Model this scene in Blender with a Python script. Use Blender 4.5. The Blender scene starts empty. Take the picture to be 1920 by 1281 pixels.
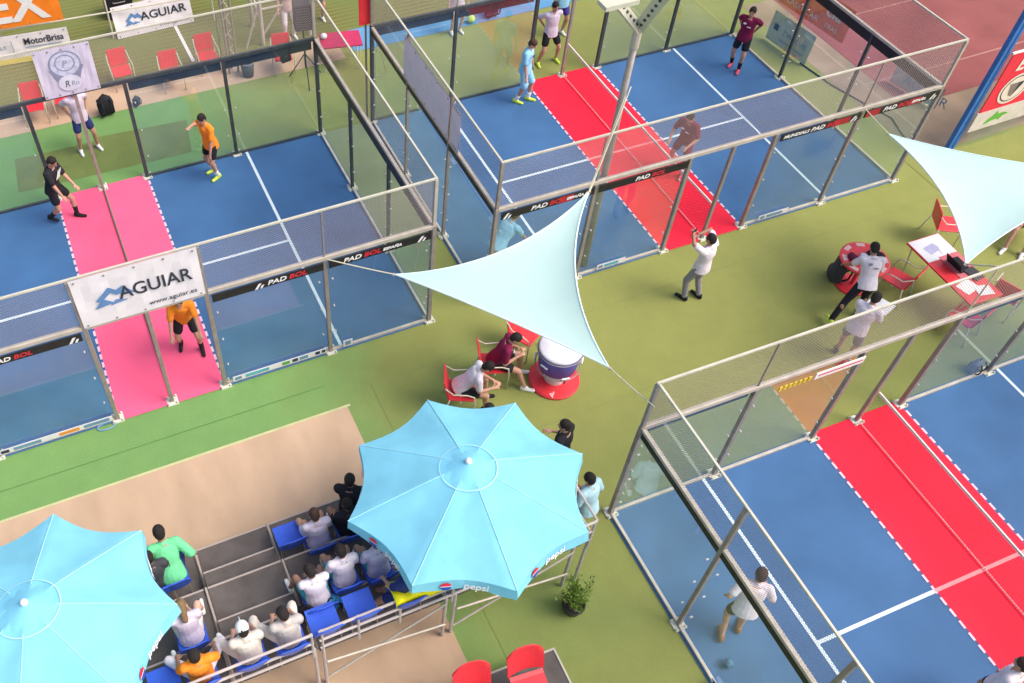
import bpy, bmesh, math, random, time
T0 = time.time()
from mathutils import Vector, Matrix, noise
random.seed(7)
R = math.radians
sc = bpy.context.scene
COL = sc.collection

# ------------------------------------------------------------------ camera
F_PX, CX, CY = 1770.55, 960 - 210.95, 640.5 - 46.01
CAM = Vector((-0.2503, -10.4916, 13.8553))
YAW, PITCH, ROLL = 0.41628, 0.86621, 0.020857
Fv = Vector((math.sin(YAW)*math.cos(PITCH), math.cos(YAW)*math.cos(PITCH), -math.sin(PITCH)))
Rv0 = Vector((math.cos(YAW), -math.sin(YAW), 0)); Uv0 = Rv0.cross(Fv)
Rv = math.cos(ROLL)*Rv0 + math.sin(ROLL)*Uv0
Uv = -math.sin(ROLL)*Rv0 + math.cos(ROLL)*Uv0
cd = bpy.data.cameras.new('camera'); co = bpy.data.objects.new('camera', cd); COL.objects.link(co)
cd.sensor_width = 36; cd.lens = F_PX/1920*36; cd.clip_end = 500; cd.clip_start = .1
cd.shift_x = 210.95/1920; cd.shift_y = -46.01/1920
m = Matrix((Rv, Uv, -Fv)).transposed().to_4x4(); m.translation = CAM; co.matrix_world = m
sc.camera = co
def at(u, v, z=0.0):
    d = Fv + Rv*((u-CX)/F_PX) - Uv*((v-CY)/F_PX)
    return CAM + d*((z-CAM.z)/d.z)

# ------------------------------------------------------------------ light
SUN_EL, SUN_AZ = 52, -35            # azimuth: direction the light comes FROM, degrees from +x
w = bpy.data.worlds.new('World'); sc.world = w; w.use_nodes = True
nt = w.node_tree; bg = nt.nodes['Background']; sky = nt.nodes.new('ShaderNodeTexSky')
sky.sky_type = 'NISHITA'; sky.sun_disc = False; sky.sun_elevation = R(SUN_EL); sky.sun_rotation = R(90-SUN_AZ)
sky.dust_density = 5.0; sky.air_density = 1.0; sky.ozone_density = .6
nt.links.new(sky.outputs[0], bg.inputs[0]); bg.inputs[1].default_value = 0.15
sl = bpy.data.lights.new('sun', 'SUN'); sl.energy = 1.2; sl.angle = R(32); sl.color = (1, .95, .88)
so = bpy.data.objects.new('sun', sl); COL.objects.link(so)
sd = Vector((math.cos(R(SUN_AZ))*math.cos(R(SUN_EL)), math.sin(R(SUN_AZ))*math.cos(R(SUN_EL)), math.sin(R(SUN_EL))))
so.rotation_euler = sd.to_track_quat('Z', 'Y').to_euler(); so.location = (0, 0, 20)
sc.view_settings.view_transform = 'Standard'; sc.view_settings.look = 'None'
sc.view_settings.exposure = 0.68; sc.view_settings.gamma = 1

# ------------------------------------------------------------------ materials
def srgb(r, g, b):
    f = lambda c: (c/255/12.92 if c/255 <= .04045 else ((c/255+.055)/1.055)**2.4)
    return (f(r), f(g), f(b))
MC = {}
def N(nt, t, **kw):
    n = nt.nodes.new(t)
    for k, v in kw.items():
        if k in n.inputs: n.inputs[k].default_value = v
        else: setattr(n, k, v)
    return n
def mat(name, col, rough=.6, var=.10, scale=4.0, bump=0.0, metal=0.0, spec=.35, bscale=None, detail=4, sheen=0, trans=0, stretch=None):
    if name in MC: return MC[name]
    m = bpy.data.materials.new(name); m.use_nodes = True; nt = m.node_tree; L = nt.links.new
    b = nt.nodes['Principled BSDF']; b.inputs['Roughness'].default_value = rough
    b.inputs['Metallic'].default_value = metal; b.inputs['Specular IOR Level'].default_value = spec
    if sheen: b.inputs['Sheen Weight'].default_value = sheen
    tc = N(nt, 'ShaderNodeTexCoord'); no = N(nt, 'ShaderNodeTexNoise'); no.inputs['Scale'].default_value = scale; no.inputs['Detail'].default_value = detail
    if stretch:
        mp = N(nt, 'ShaderNodeMapping'); mp.inputs['Scale'].default_value = stretch; mp.inputs['Rotation'].default_value = (0, 0, .12); L(tc.outputs['Object'], mp.inputs[0]); L(mp.outputs[0], no.inputs['Vector'])
    else: L(tc.outputs['Object'], no.inputs['Vector'])
    mr = N(nt, 'ShaderNodeMapRange'); mr.inputs[1].default_value = .3; mr.inputs[2].default_value = .7
    mr.inputs[3].default_value = 1-var; mr.inputs[4].default_value = 1+var
    L(no.outputs['Fac'], mr.inputs[0])
    mx = N(nt, 'ShaderNodeVectorMath', operation='SCALE'); mx.inputs[0].default_value = col[:3]
    L(mr.outputs[0], mx.inputs['Scale']); L(mx.outputs[0], b.inputs['Base Color'])
    if bump:
        n2 = N(nt, 'ShaderNodeTexNoise'); n2.inputs['Scale'].default_value = bscale or scale*8; n2.inputs['Detail'].default_value = 5
        L(tc.outputs['Object'], n2.inputs['Vector'])
        bp = N(nt, 'ShaderNodeBump'); bp.inputs['Strength'].default_value = bump; bp.inputs['Distance'].default_value = .02
        L(n2.outputs['Fac'], bp.inputs['Height']); L(bp.outputs[0], b.inputs['Normal'])
    if trans:
        out = nt.nodes['Material Output']; tl = N(nt, 'ShaderNodeBsdfTranslucent'); ms = N(nt, 'ShaderNodeMixShader'); ms.inputs[0].default_value = trans
        L(mx.outputs[0], tl.inputs[0]); L(b.outputs[0], ms.inputs[1]); L(tl.outputs[0], ms.inputs[2]); L(ms.outputs[0], out.inputs[0])
    MC[name] = m; return m

def glass_mat():
    m = bpy.data.materials.new('wall_glass'); m.use_nodes = True; nt = m.node_tree; L = nt.links.new; nt.nodes.clear()
    out = N(nt, 'ShaderNodeOutputMaterial'); tr = N(nt, 'ShaderNodeBsdfTransparent'); tr.inputs[0].default_value = (.94, .985, .985, 1)
    gl = N(nt, 'ShaderNodeBsdfGlossy'); gl.inputs['Roughness'].default_value = .03; gl.inputs[0].default_value = (.9, .95, 1, 1)
    df = N(nt, 'ShaderNodeBsdfDiffuse'); df.inputs[0].default_value = (.40, .54, .60, 1)
    lf_ = N(nt, 'ShaderNodeLayerWeight'); lf_.inputs[0].default_value = .5
    pw = N(nt, 'ShaderNodeMath', operation='POWER'); pw.inputs[1].default_value = 2.5; L(lf_.outputs['Facing'], pw.inputs[0])
    lw = N(nt, 'ShaderNodeMath', operation='MULTIPLY_ADD'); L(pw.outputs[0], lw.inputs[0]); lw.inputs[1].default_value = .45; lw.inputs[2].default_value = .10
    tc = N(nt, 'ShaderNodeTexCoord'); no = N(nt, 'ShaderNodeTexNoise'); no.inputs['Scale'].default_value = 1.3; no.inputs['Detail'].default_value = 5
    L(tc.outputs['Object'], no.inputs['Vector'])
    mr = N(nt, 'ShaderNodeMapRange'); mr.inputs[1].default_value = .35; mr.inputs[2].default_value = .75; mr.inputs[3].default_value = .02; mr.inputs[4].default_value = .10
    L(no.outputs['Fac'], mr.inputs[0])
    a = N(nt, 'ShaderNodeMixShader'); b = N(nt, 'ShaderNodeMixShader')
    L(lw.outputs[0], a.inputs[0]); L(tr.outputs[0], a.inputs[1]); L(gl.outputs[0], a.inputs[2])
    L(mr.outputs[0], b.inputs[0]); L(a.outputs[0], b.inputs[1]); L(df.outputs[0], b.inputs[2]); L(b.outputs[0], out.inputs[0])
    return m
def mesh_mat(name, col, cell, wire, metal=0):
    """woven wire: diagonal strands cut out of a sheet; x along the panel, z up (object coordinates, generated per panel)"""
    m = bpy.data.materials.new(name); m.use_nodes = True; nt = m.node_tree; L = nt.links.new; nt.nodes.clear()
    out = N(nt, 'ShaderNodeOutputMaterial'); tr = N(nt, 'ShaderNodeBsdfTransparent'); df = N(nt, 'ShaderNodeBsdfDiffuse'); df.inputs[0].default_value = (*col, 1)
    uv = N(nt, 'ShaderNodeUVMap'); sx = N(nt, 'ShaderNodeSeparateXYZ'); L(uv.outputs[0], sx.inputs[0])
    def M(op, *a):
        n = N(nt, 'ShaderNodeMath', operation=op)
        for i, x in enumerate(a):
            if isinstance(x, (int, float)): n.inputs[i].default_value = x
            else: L(x, n.inputs[i])
        return n.outputs[0]
    p = M('FRACT', M('DIVIDE', M('ADD', sx.outputs[0], sx.outputs[1]), cell)); q = M('FRACT', M('DIVIDE', M('SUBTRACT', sx.outputs[0], sx.outputs[1]), cell))
    f = M('MAXIMUM', M('LESS_THAN', p, wire/cell), M('LESS_THAN', q, wire/cell))
    ms = N(nt, 'ShaderNodeMixShader'); L(f, ms.inputs[0]); L(tr.outputs[0], ms.inputs[1]); L(df.outputs[0], ms.inputs[2]); L(ms.outputs[0], out.inputs[0])
    return m
GLASS = glass_mat()
WIRE = mesh_mat('galvanised_wire_mesh', (.38, .32, .30), .046, .0075)
NETM = mesh_mat('net_cord_mesh', (.03, .03, .03), .045, .0045)
STEEL = mat('galvanised_steel', (.33, .29, .26), .5, .14, 6, .05, .3)
RAILM = mat('pale_rail_steel', (.50, .45, .38), .5, .12, 5, 0, .1)
TOPR = mat('top_rail_cream', (.54, .51, .42), .5, .10, 5)
DARK = mat('dark_frame_paint', (.05, .06, .065), .5, .2, 8)
BLK = mat('black_banner_vinyl', (.018, .018, .02), .45, .2, 6)
WHT = mat('white_vinyl', (.78, .74, .78), .5, .05, 3, .02)
WHTP = mat('white_paint', (.80, .80, .80), .6, .05, 8)
REDB = mat('red_letter', (.62, .03, .05), .5, .05)
REDP = mat('red_plastic', (.72, .035, .05), .38, .08, 6, 0, 0, .5)
BLUEP = mat('blue_plastic', (.035, .11, .62), .4, .07, 5, 0, 0, .5)
CREAM = mat('cream_tube', (.60, .56, .46), .4, .08, 5)
ORNG = mat('orange_vinyl', (.93, .24, .02), .5, .06)
ORNG2 = mat('faded_orange_vinyl', (.88, .17, .05), .5, .08)
CYAN = mat('cyan_canvas', (.26, .69, .88), .75, .07, 2.6, .45, 0, .2, 3.2, 6, trans=.22)
SAILM = mat('pale_aqua_sailcloth', (.70, .97, .95), .7, .03, 1.5, .25, 0, .2, 2.0, 6, trans=.4)
DECK = mat('grey_deck_board', (.115, .10, .095), .8, .22, 3, .4, 0, .2, 60)
NAVY = mat('navy', (.02, .03, .09), .8, .15, 20)
GREEN = mat('leaf_green', (.10, .22, .03), .6, .35, 9)

# ------------------------------------------------------------------ mesh building helpers
class MB:
    def __init__(s): s.v = []; s.f = []; s.uv = {}; s.m1 = None
    def poly(s, pts, uv=None):
        i = len(s.v); s.v += [tuple(p) for p in pts]; s.f.append(tuple(range(i, i+len(pts))))
        if uv: s.uv[len(s.f)-1] = uv
        return s
    def hexa(s, p):     # p: 8 points, bottom 4 then top 4
        i = len(s.v); s.v += [tuple(q) for q in p]
        for q in ((3,2,1,0),(4,5,6,7),(0,1,5,4),(1,2,6,5),(2,3,7,6),(3,0,4,7)): s.f.append(tuple(i+k for k in q))
        return s
    def box(s, x0, x1, y0, y1, z0, z1, M=None):
        p = [Vector(q) for q in ((x0,y0,z0),(x1,y0,z0),(x1,y1,z0),(x0,y1,z0),(x0,y0,z1),(x1,y0,z1),(x1,y1,z1),(x0,y1,z1))]
        if M is not None: p = [M @ q for q in p]
        return s.hexa(p)
    def ring(s, c, a, b, n):
        i = len(s.v)
        for k in range(n):
            t = 2*math.pi*k/n; s.v.append(tuple(c + a*math.cos(t) + b*math.sin(t)))
        return i
    def loft(s, rings, n, cap=True):
        for a, b in zip(rings, rings[1:]):
            for k in range(n):
                s.f.append((a+k, a+(k+1) % n, b+(k+1) % n, b+k))
        if cap:
            s.f.append(tuple(reversed(range(rings[0], rings[0]+n)))); s.f.append(tuple(range(rings[-1], rings[-1]+n)))
        return s
    def tube(s, pts, r, n=8, r2=None):
        pts = [Vector(p) for p in pts]; rings = []
        prev = None
        for i, p in enumerate(pts):
            d = ((pts[min(i+1, len(pts)-1)] - pts[max(i-1, 0)])).normalized()
            if prev is None:
                a = d.cross(Vector((0, 0, 1)) if abs(d.z) < .9 else Vector((1, 0, 0))).normalized()
            else: a = (prev - d*prev.dot(d)).normalized()
            prev = a; b = d.cross(a)
            rr = r if r2 is None else r + (r2-r)*i/(len(pts)-1)
            rings.append(s.ring(p, a*rr, b*rr, n))
        return s.loft(rings, n)
    def lathe(s, c, prof, n=24, ax=None):
        c = Vector(c); rings = [s.ring(c + Vector((0, 0, z)), Vector((r, 0, 0)), Vector((0, r, 0)), n) for r, z in prof]
        return s.loft(rings, n)
    def ell(s, c, rx, ry, rz, n=12, M=None):
        c = Vector(c); rings = []
        X, Y, Z = (Vector((1,0,0)), Vector((0,1,0)), Vector((0,0,1))) if M is None else (M.col[0].xyz, M.col[1].xyz, M.col[2].xyz)
        m_ = n//2+1
        for k in range(m_+1):
            t = math.pi*(k+.02)/(m_+.04); rings.append(s.ring(c - Z*rz*math.cos(t), X*rx*math.sin(t), Y*ry*math.sin(t), n))
        return s.loft(rings, n)
    def cap(s, p0, p1, r0, r1, n=10, fl=1.0, ref=None):
        """tapered capsule"""
        p0 = Vector(p0); p1 = Vector(p1); d = p1-p0; l = d.length
        d = d/l if l > 1e-6 else Vector((0, 0, 1))
        a = d.cross(ref if ref is not None else (Vector((0, 1, 0)) if abs(d.y) < .9 else Vector((1, 0, 0)))).normalized(); b = d.cross(a)
        rings = []
        for t in (85, 60, 30): rings.append(s.ring(p0 - d*r0*math.sin(R(t)), a*r0*math.cos(R(t)), b*r0*math.cos(R(t))*fl, n))
        rings.append(s.ring(p0, a*r0, b*r0*fl, n)); rings.append(s.ring(p1, a*r1, b*r1*fl, n))
        for t in (30, 60, 85): rings.append(s.ring(p1 + d*r1*math.sin(R(t)), a*r1*math.cos(R(t)), b*r1*math.cos(R(t))*fl, n))
        return s.loft(rings, n)
    def build(s, name, m, parent=None, smooth=False, bevel=0, loc=None):
        me = bpy.data.meshes.new(name); me.from_pydata(s.v, [], s.f); me.update()
        if s.uv:
            ul = me.uv_layers.new(name='UVMap')
            for fi, uv in s.uv.items():
                for li, q in zip(me.polygons[fi].loop_indices, uv): ul.data[li].uv = q
        for mm in (m if isinstance(m, (list, tuple)) else [m]): me.materials.append(mm)
        if s.m1 is not None:
            for fi in range(s.m1, len(me.polygons)): me.polygons[fi].material_index = 1
        o = bpy.data.objects.new(name, me); COL.objects.link(o)
        if parent is not None: o.parent = parent
        if loc is not None: o.location = loc
        if smooth:
            for p in me.polygons: p.use_smooth = True
        if bevel:
            md = o.modifiers.new('b', 'BEVEL'); md.width = bevel; md.segments = 2; md.limit_method = 'ANGLE'
        return o
def tag(o, label=None, cat=None, group=None, kind=None):
    for k, v in (('label', label), ('category', cat), ('group', group), ('kind', kind)):
        if v: o[k] = v
    return o
def thing(name, loc, label, cat, rz=0, group=None):
    o = bpy.data.objects.new(name, None); COL.objects.link(o); o.location = loc; o.rotation_euler = (0, 0, rz); o.empty_display_size = .2
    return tag(o, label, cat, group)
def copy_tree(o, parent=None):
    c = o.copy(); COL.objects.link(c)
    if parent is not None: c.parent = parent
    for ch in list(o.children): copy_tree(ch, c)
    return c
def structure(o): o['kind'] = 'structure'; return o
TS = bpy.data.scenes.new('workbench_tmp'); TVL = TS.view_layers[0]
def evaluated(o):
    TS.collection.objects.link(o); TVL.update(); dg = TVL.depsgraph
    me = bpy.data.meshes.new_from_object(o.evaluated_get(dg)); TS.collection.objects.unlink(o); bpy.data.objects.remove(o)
    return me
def text(s, size, name, m, parent, M, ext=.002, sx=1.0, shear=0, align='LEFT', bold=0, fit=0):
    cu = bpy.data.curves.new('t', 'FONT'); cu.body = s; cu.size = size; cu.extrude = ext; cu.shear = shear; cu.align_x = align; cu.offset = bold; cu.resolution_u = 3
    me = evaluated(bpy.data.objects.new('t', cu))
    if fit: sx = fit/max(.01, max(v.co.x for v in me.vertices)-min(v.co.x for v in me.vertices))
    me.name = name; me.transform(Matrix.Diagonal((sx, 1, 1, 1))); me.materials.clear(); me.materials.append(m); me.transform(M)
    r = bpy.data.objects.new(name, me); COL.objects.link(r)
    if parent is not None: r.parent = parent
    return r
def frame(o, x, up):    # matrix whose local x runs along x, local y along up
    x = Vector(x).normalized(); up = Vector(up); up = (up - x*up.dot(x)).normalized(); z = x.cross(up)
    M = Matrix((x, up, z)).transposed().to_4x4(); M.translation = Vector(o); return M

# ------------------------------------------------------------------ ground
def ground_mat():
    m = bpy.data.materials.new('artificial_turf'); m.use_nodes = True; nt = m.node_tree; L = nt.links.new
    b = nt.nodes['Principled BSDF']; b.inputs['Roughness'].default_value = .85; b.inputs['Specular IOR Level'].default_value = .15
    tc = N(nt, 'ShaderNodeTexCoord'); sx = N(nt, 'ShaderNodeSeparateXYZ'); L(tc.outputs['Object'], sx.inputs[0])
    n1 = N(nt, 'ShaderNodeTexNoise'); n1.inputs['Scale'].default_value = .35; n1.inputs['Detail'].default_value = 3; L(tc.outputs['Object'], n1.inputs['Vector'])
    def M(op, *a):
        n = N(nt, 'ShaderNodeMath', operation=op)
        for i, x in enumerate(a):
            if isinstance(x, (int, float)): n.inputs[i].default_value = x
            else: L(x, n.inputs[i])
        return n.outputs[0]
    f = M('ADD', sx.outputs[0], M('MULTIPLY', M('SUBTRACT', n1.outputs['Fac'], .5), 7.0))
    mr = N(nt, 'ShaderNodeMapRange', interpolation_type='SMOOTHSTEP'); L(f, mr.inputs[0]); mr.inputs[1].default_value = 1.2; mr.inputs[2].default_value = 6.2
    mx = N(nt, 'ShaderNodeMix', data_type='RGBA'); L(mr.outputs[0], mx.inputs[0]); mx.inputs[6].default_value = (.160, .300, .098, 1); mx.inputs[7].default_value = (.242, .259, .077, 1)
    n2 = N(nt, 'ShaderNodeTexNoise'); n2.inputs['Scale'].default_value = 1.6; n2.inputs['Detail'].default_value = 8; n2.inputs['Roughness'].default_value = .6; L(tc.outputs['Object'], n2.inputs['Vector'])
    n3 = N(nt, 'ShaderNodeTexNoise'); n3.inputs['Scale'].default_value = 38; n3.inputs['Detail'].default_value = 3; L(tc.outputs['Object'], n3.inputs['Vector'])
    s = M('ADD', M('ADD', .68, M('MULTIPLY', n2.outputs['Fac'], .30)), M('MULTIPLY', n3.outputs['Fac'], .34))
    vm = N(nt, 'ShaderNodeVectorMath', operation='SCALE'); L(mx.outputs[2], vm.inputs[0]); L(s, vm.inputs['Scale']); L(vm.outputs[0], b.inputs['Base Color'])
    bp = N(nt, 'ShaderNodeBump'); bp.inputs['Strength'].default_value = .35; bp.inputs['Distance'].default_value = .01; L(n3.outputs['Fac'], bp.inputs['Height']); L(bp.outputs[0], b.inputs['Normal'])
    return m
def sheet(name, pts, z, m, label=None):
    o = MB().poly([(p[0], p[1], z) for p in pts]).build(name, m); structure(o)
    return o
rect = lambda x0, x1, y0, y1: [(x0, y0), (x1, y0), (x1, y1), (x0, y1)]
TURF = ground_mat()
sheet('ground', rect(-120, 160, -90, 190), 0, TURF)
CONC = mat('beige_concrete', (.49, .345, .235), .85, .12, 1.0, .25, 0, .2, 40, 9, stretch=(1.5, .6, 1))
sheet('pavement', rect(-14, 2.84, -9.5, -1.30), .004, CONC)
sheet('pavement_joint', rect(-14, 2.90, -1.30, -1.255), .005, mat('pale_joint', (.50, .50, .26), .9))
sheet('turf_seam', rect(-14, 2.6, -.72, -.705), .005, mat('turf_seam_dark', (.07, .20, .05), .9))
sheet('turf_seam', rect(4.0, 30, -1.0, -.990), .005, mat('turf_seam_olive', (.20,.22,.07), .9))
sheet('turf_seam', rect(4.0, 30, -3.0, -2.990), .005, MC['turf_seam_olive'])
sheet('turf_seam', rect(3.4, 3.41, -12, -1.0), .005, MC['turf_seam_olive'])
sheet('turf_seam', rect(-4.9, -4.885, -6, 0), .005, MC['turf_seam_dark'])
# beyond the courts
def ribbed():
    m = bpy.data.materials.new('ribbed_field_turf'); m.use_nodes = True; nt = m.node_tree; L = nt.links.new
    b = nt.nodes['Principled BSDF']; b.inputs['Roughness'].default_value = .9; b.inputs['Specular IOR Level'].default_value = .1
    tc = N(nt, 'ShaderNodeTexCoord'); wv = N(nt, 'ShaderNodeTexWave', wave_type='BANDS', bands_direction='Y'); wv.inputs['Scale'].default_value = 1.9; wv.inputs['Distortion'].default_value = .6; wv.inputs['Detail'].default_value = 3
    L(tc.outputs['Object'], wv.inputs['Vector']); no = N(nt, 'ShaderNodeTexNoise'); no.inputs['Scale'].default_value = .5; L(tc.outputs['Object'], no.inputs['Vector'])
    mx = N(nt, 'ShaderNodeMix', data_type='RGBA'); L(wv.outputs['Fac'], mx.inputs[0]); mx.inputs[6].default_value = (.135, .13, .042, 1); mx.inputs[7].default_value = (.20, .20, .065, 1)
    m2 = N(nt, 'ShaderNodeMix', data_type='RGBA'); mr = N(nt, 'ShaderNodeMapRange'); mr.inputs[1].default_value = .4; mr.inputs[2].default_value = .65; L(no.outputs['Fac'], mr.inputs[0]); L(mr.outputs[0], m2.inputs[0])
    L(mx.outputs[2], m2.inputs[6]); m2.inputs[7].default_value = (.16, .19, .06, 1); L(m2.outputs[2], b.inputs['Base Color'])
    return m
sheet('sports_field', rect(-60, 15.8, 9.75, 120), .006, ribbed())
sheet('pavement', rect(-60, 6.6, 8.62, 9.75), .006, CONC)
sheet('field_line', [(2.98, 9.9), (3.06, 9.9), (2.98, 14), (2.90, 14)], .010, WHTP)
sheet('path', rect(6.9, 15.2, 8.80, 9.75), .010, mat('blue_rubber_path', (.10, .27, .47), .8, .12, 2, .1))
sheet('pavement', rect(17.35, 60, -4.2, 6.9), .004, mat('tan_concrete', (.30, .225, .155), .85, .22, .9, .2, 0, .2, 30, 6))
sheet('ground', [(16.9, -8), (26, -8), (26, .2), (18.2, .2), (16.9, .2)], .007, TURF)
sheet('running_track', rect(18.35, 90, 1.75, 40), .010, mat('red_running_track', (.265, .085, .08), .85, .14, .8, .2, 0, .2, 60, 6))
for y in (2.75, 5.4): sheet('track_line', rect(19.2, 90, y, y+.05), .014, mat('faded_track_line', (.40, .19, .16), .8))
# darker green sheet with a stepped edge, laid over the ground behind the first court
sheet('dark_ground_patch', [(-1.70, 6.61), (2.09, 6.55), (2.27, 7.71), (.15, 7.86), (.12, 7.72), (-1.62, 7.76)], .005, mat('dark_olive_green', (.14, .185, .052), .9, .12, 2))

# ------------------------------------------------------------------ courts
W, HG, HM, HW = 6.09, 2.50, 3.58, .973
BLUEC = mat('blue_court_surface', (.047, .130, .284), .62, .13, .9, .12, 0, .25, 150, 9)
PINKC = mat('pink_court_zone', (.88, .115, .235), .65, .08, .9, 0, 0, .25)
REDC = mat('red_court_zone', (.80, .015, .046), .65, .10, .9, 0, 0, .25)
LINE = mat('court_line_paint', (.62, .74, .82), .6, .08, 9)
def court_xf(ox, oy, a): return Matrix.Translation((ox, oy, 0)) @ Matrix.Rotation(a, 4, 'Z')
def csheet(name, X, pts, z, m):
    return structure(MB().poly([X @ Vector((p[0], p[1], z)) for p in pts]).build(name, m))
def court(ox, oy, a, zone, label, which):
    X = court_xf(ox, oy, a)
    csheet('court_floor', X, rect(-5.06, 5.06, -.06, W+.06), .012, BLUEC)
    csheet('court_red_zone', X, rect(-HW+.02, HW-.02, -.07, W+.07), .017, zone)
    for s in (-1, 1):
        csheet('court_line', X, rect(s*3.22-.03, s*3.22+.03, 0, W), .017, LINE)
        csheet('court_line', X, rect(min(s*HW, s*3.19), max(s*HW, s*3.19), W/2-.03, W/2+.03), .0172, LINE)
        mb = MB(); y = 0
        while y < W:
            mb.poly([X @ Vector((px, py, .021)) for px, py in rect(s*HW-.021, s*HW+.021, y, min(W, y+.13))]); y += .20
        structure(mb.build('court_line', mat('white_tape', (.72, .52, .62), .6)))
    if which != 'A': csheet('court_line', X, rect(-HW, HW, W/2-.03, W/2+.03), .0215, mat('tinted_line', (.86, .28, .30), .6))
    root = thing('court_enclosure', (ox, oy, 0), label, 'court enclosure', a, 'glass and mesh court enclosures')
    xs = [-5, -3, -HW, HW, 3, 5]
    # glass panels
    def glass(x0, y0, x1, y1):
        d = Vector((x1-x0, y1-y0, 0)); L_ = d.length; d.normalize(); n = Vector((-d.y, d.x, 0)); p = Vector((x0, y0, 0)) + d*.05; q = Vector((x1, y1, 0)) - d*.05
        g = MB().poly([p+Vector((0,0,.05)), q+Vector((0,0,.05)), q+Vector((0,0,HG-.06)), p+Vector((0,0,HG-.06))])
        g.m1 = 1; c = g
        for e, sg in ((p, 1), (q, -1)):
            for z in (.55, 1.25, 1.95):
                t = e + d*.07*sg + Vector((0, 0, z)); c.cap(t - n*.012, t + n*.012, .015, .015, 8)
        g.build('glass_panel', [GLASS, mat('clip_grey', (.48,.47,.45), .4)], root)
    def wire(x0, y0, x1, y1, z0=HG+.03, z1=HM-.02):
        L_ = math.hypot(x1-x0, y1-y0)
        MB().poly([(x0,y0,z0),(x1,y1,z0),(x1,y1,z1),(x0,y0,z1)], [(0,0),(L_,0),(L_,z1-z0),(0,z1-z0)]).build('mesh_panel', WIRE, root)
    def bar(name, x0, y0, x1, y1, z0, z1, t, m, off=0):
        d = Vector((x1-x0, y1-y0, 0)); L_ = d.length; M = Matrix.Translation((x0, y0, 0)) @ Matrix.Rotation(math.atan2(d.y, d.x), 4, 'Z')
        return MB().box(0, L_, -t/2+off, t/2+off, z0, z1, M).build(name, m, root)
    def post(x, y, h, dark=False, s=.038):
        p = MB().box(x-s, x+s, y-s, y+s, 0, h).build('post', DARK if dark else STEEL, root, bevel=.006)
        b = MB().box(x-.10, x+.10, y-.10, y+.10, .0, .022)
        for i in (-1, 1):
            for j in (-1, 1): b.lathe((x+i*.078, y+j*.078, .022), [(.02, 0), (.02, .03), (.012, .045)], 8)
        b.build('base_plate', mat('pale_bolt_plate', (.62, .62, .52), .5), p)
    # near wall (y = 0) and far wall (y = W)
    for yy, far in ((0, False), (W, True)):
        dk = far and which != 'C'
        for x0, x1 in ((-5,-3), (-3,-HW), (HW,3), (3,5)): glass(x0, yy, x1, yy); wire(x0, yy, x1, yy)
        if not (which == 'A' and not far): wire(-HW, yy, 0, yy); wire(0, yy, HW, yy)
        bar('wall_rail', -5.02, yy, 5.02, yy, HG-.035, HG+.035, .07, DARK if dk else RAILM)
        bar('top_rail', -5.02, yy, 5.02, yy, HM-.016, HM+.016, .034, TOPR)
        so_ = .06 if far else -.06
        for x0, x1 in ((-4.93,-3.05), (-2.95,-HW-.07), (HW+.07,2.95), (3.05,4.93)):
            if which == 'C' and x0 == -2.95:
                bar('rail_band', x0, yy, x1, yy, HG-.22, HG-.045, .02, BLK, so_); continue
            bar('rail_band', x0, yy, x1, yy, HG-(.28 if far else .21), HG-.045, .02, BLK, so_)
        for x in (-5, 5): post(x, yy, HG+.03, dk); bar('mesh_stay', x-.028, yy, x+.028, yy, HG+.04, HM-.03, .056, STEEL if x < 0 else RAILM)
        for x in (-3, 3): post(x, yy, HG-.04, dk, .035)
        for x in (-3, 3): bar('mesh_stay', x-.012, yy, x+.012, yy, HG+.04, HM-.03, .024, STEEL)
        for x in (-HW, HW): post(x, yy, HM-.03 if (which == 'A' and not far) else HG-.04, dk, .038)
        post(0, yy, HG-.04, False, .033)
        for x0, x1 in ((-4.95, -HW-.05), (HW+.05, 4.95)): bar('base_rail', x0, yy, x1, yy, .012, .06, .05, RAILM if not far or which == 'C' else DARK)
    for xx in (-5, 5):
        for y0, y1 in ((0, W/3), (W/3, 2*W/3), (2*W/3, W)):
            glass(xx, y0, xx, y1); wire(xx, y0, xx, y1)
        bar('wall_rail', xx, .05, xx, W-.05, HG-.03, HG+.03, .06, RAILM)
        bar('top_rail', xx, .03, xx, W-.03, HM-.016, HM+.016, .032, TOPR)
        bar('rail_band', xx, .06, xx, W-.06, HG-(.17 if which == 'C' or xx < 0 else .25), HG-.035, .05, BLK)
        for y in (W/3, 2*W/3): post(xx, y, HM-.03 if xx < 0 else HG-.03, which == 'A' or (which == 'B' and xx > 0), .032)
        bar('base_rail', xx, .05, xx, W-.05, .012, .06, .05, RAILM)
    # sponsor strips low on the near glass
    net = thing('court_net', (ox, oy, 0), {'A': 'thin dark net with pale tape across the pink zone of the left court', 'B': 'low net with pink white tape across the red zone of the far court', 'C': 'low net with pale tape across the red zone of the lower right court'}[which], 'net', a, 'court nets')
    TAPE = mat('net_tape_cream', (.76, .68, .60), .7) if which != 'A' else mat('net_tape_dull', (.22, .17, .14), .7)
    n = 24; zt = [.95-.03*math.sin(math.pi*i/n) for i in range(n+1)]
    mb = MB()
    for i in range(n):
        y0, y1 = .06+(W-.12)*i/n, .06+(W-.12)*(i+1)/n
        mb.poly([(0,y0,.04),(0,y1,.04),(0,y1,zt[i+1]),(0,y0,zt[i])], [(y0,.04),(y1,.04),(y1,zt[i+1]),(y0,zt[i])])
    mb.build('net_mesh', NETM, net)
    mb = MB()
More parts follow.
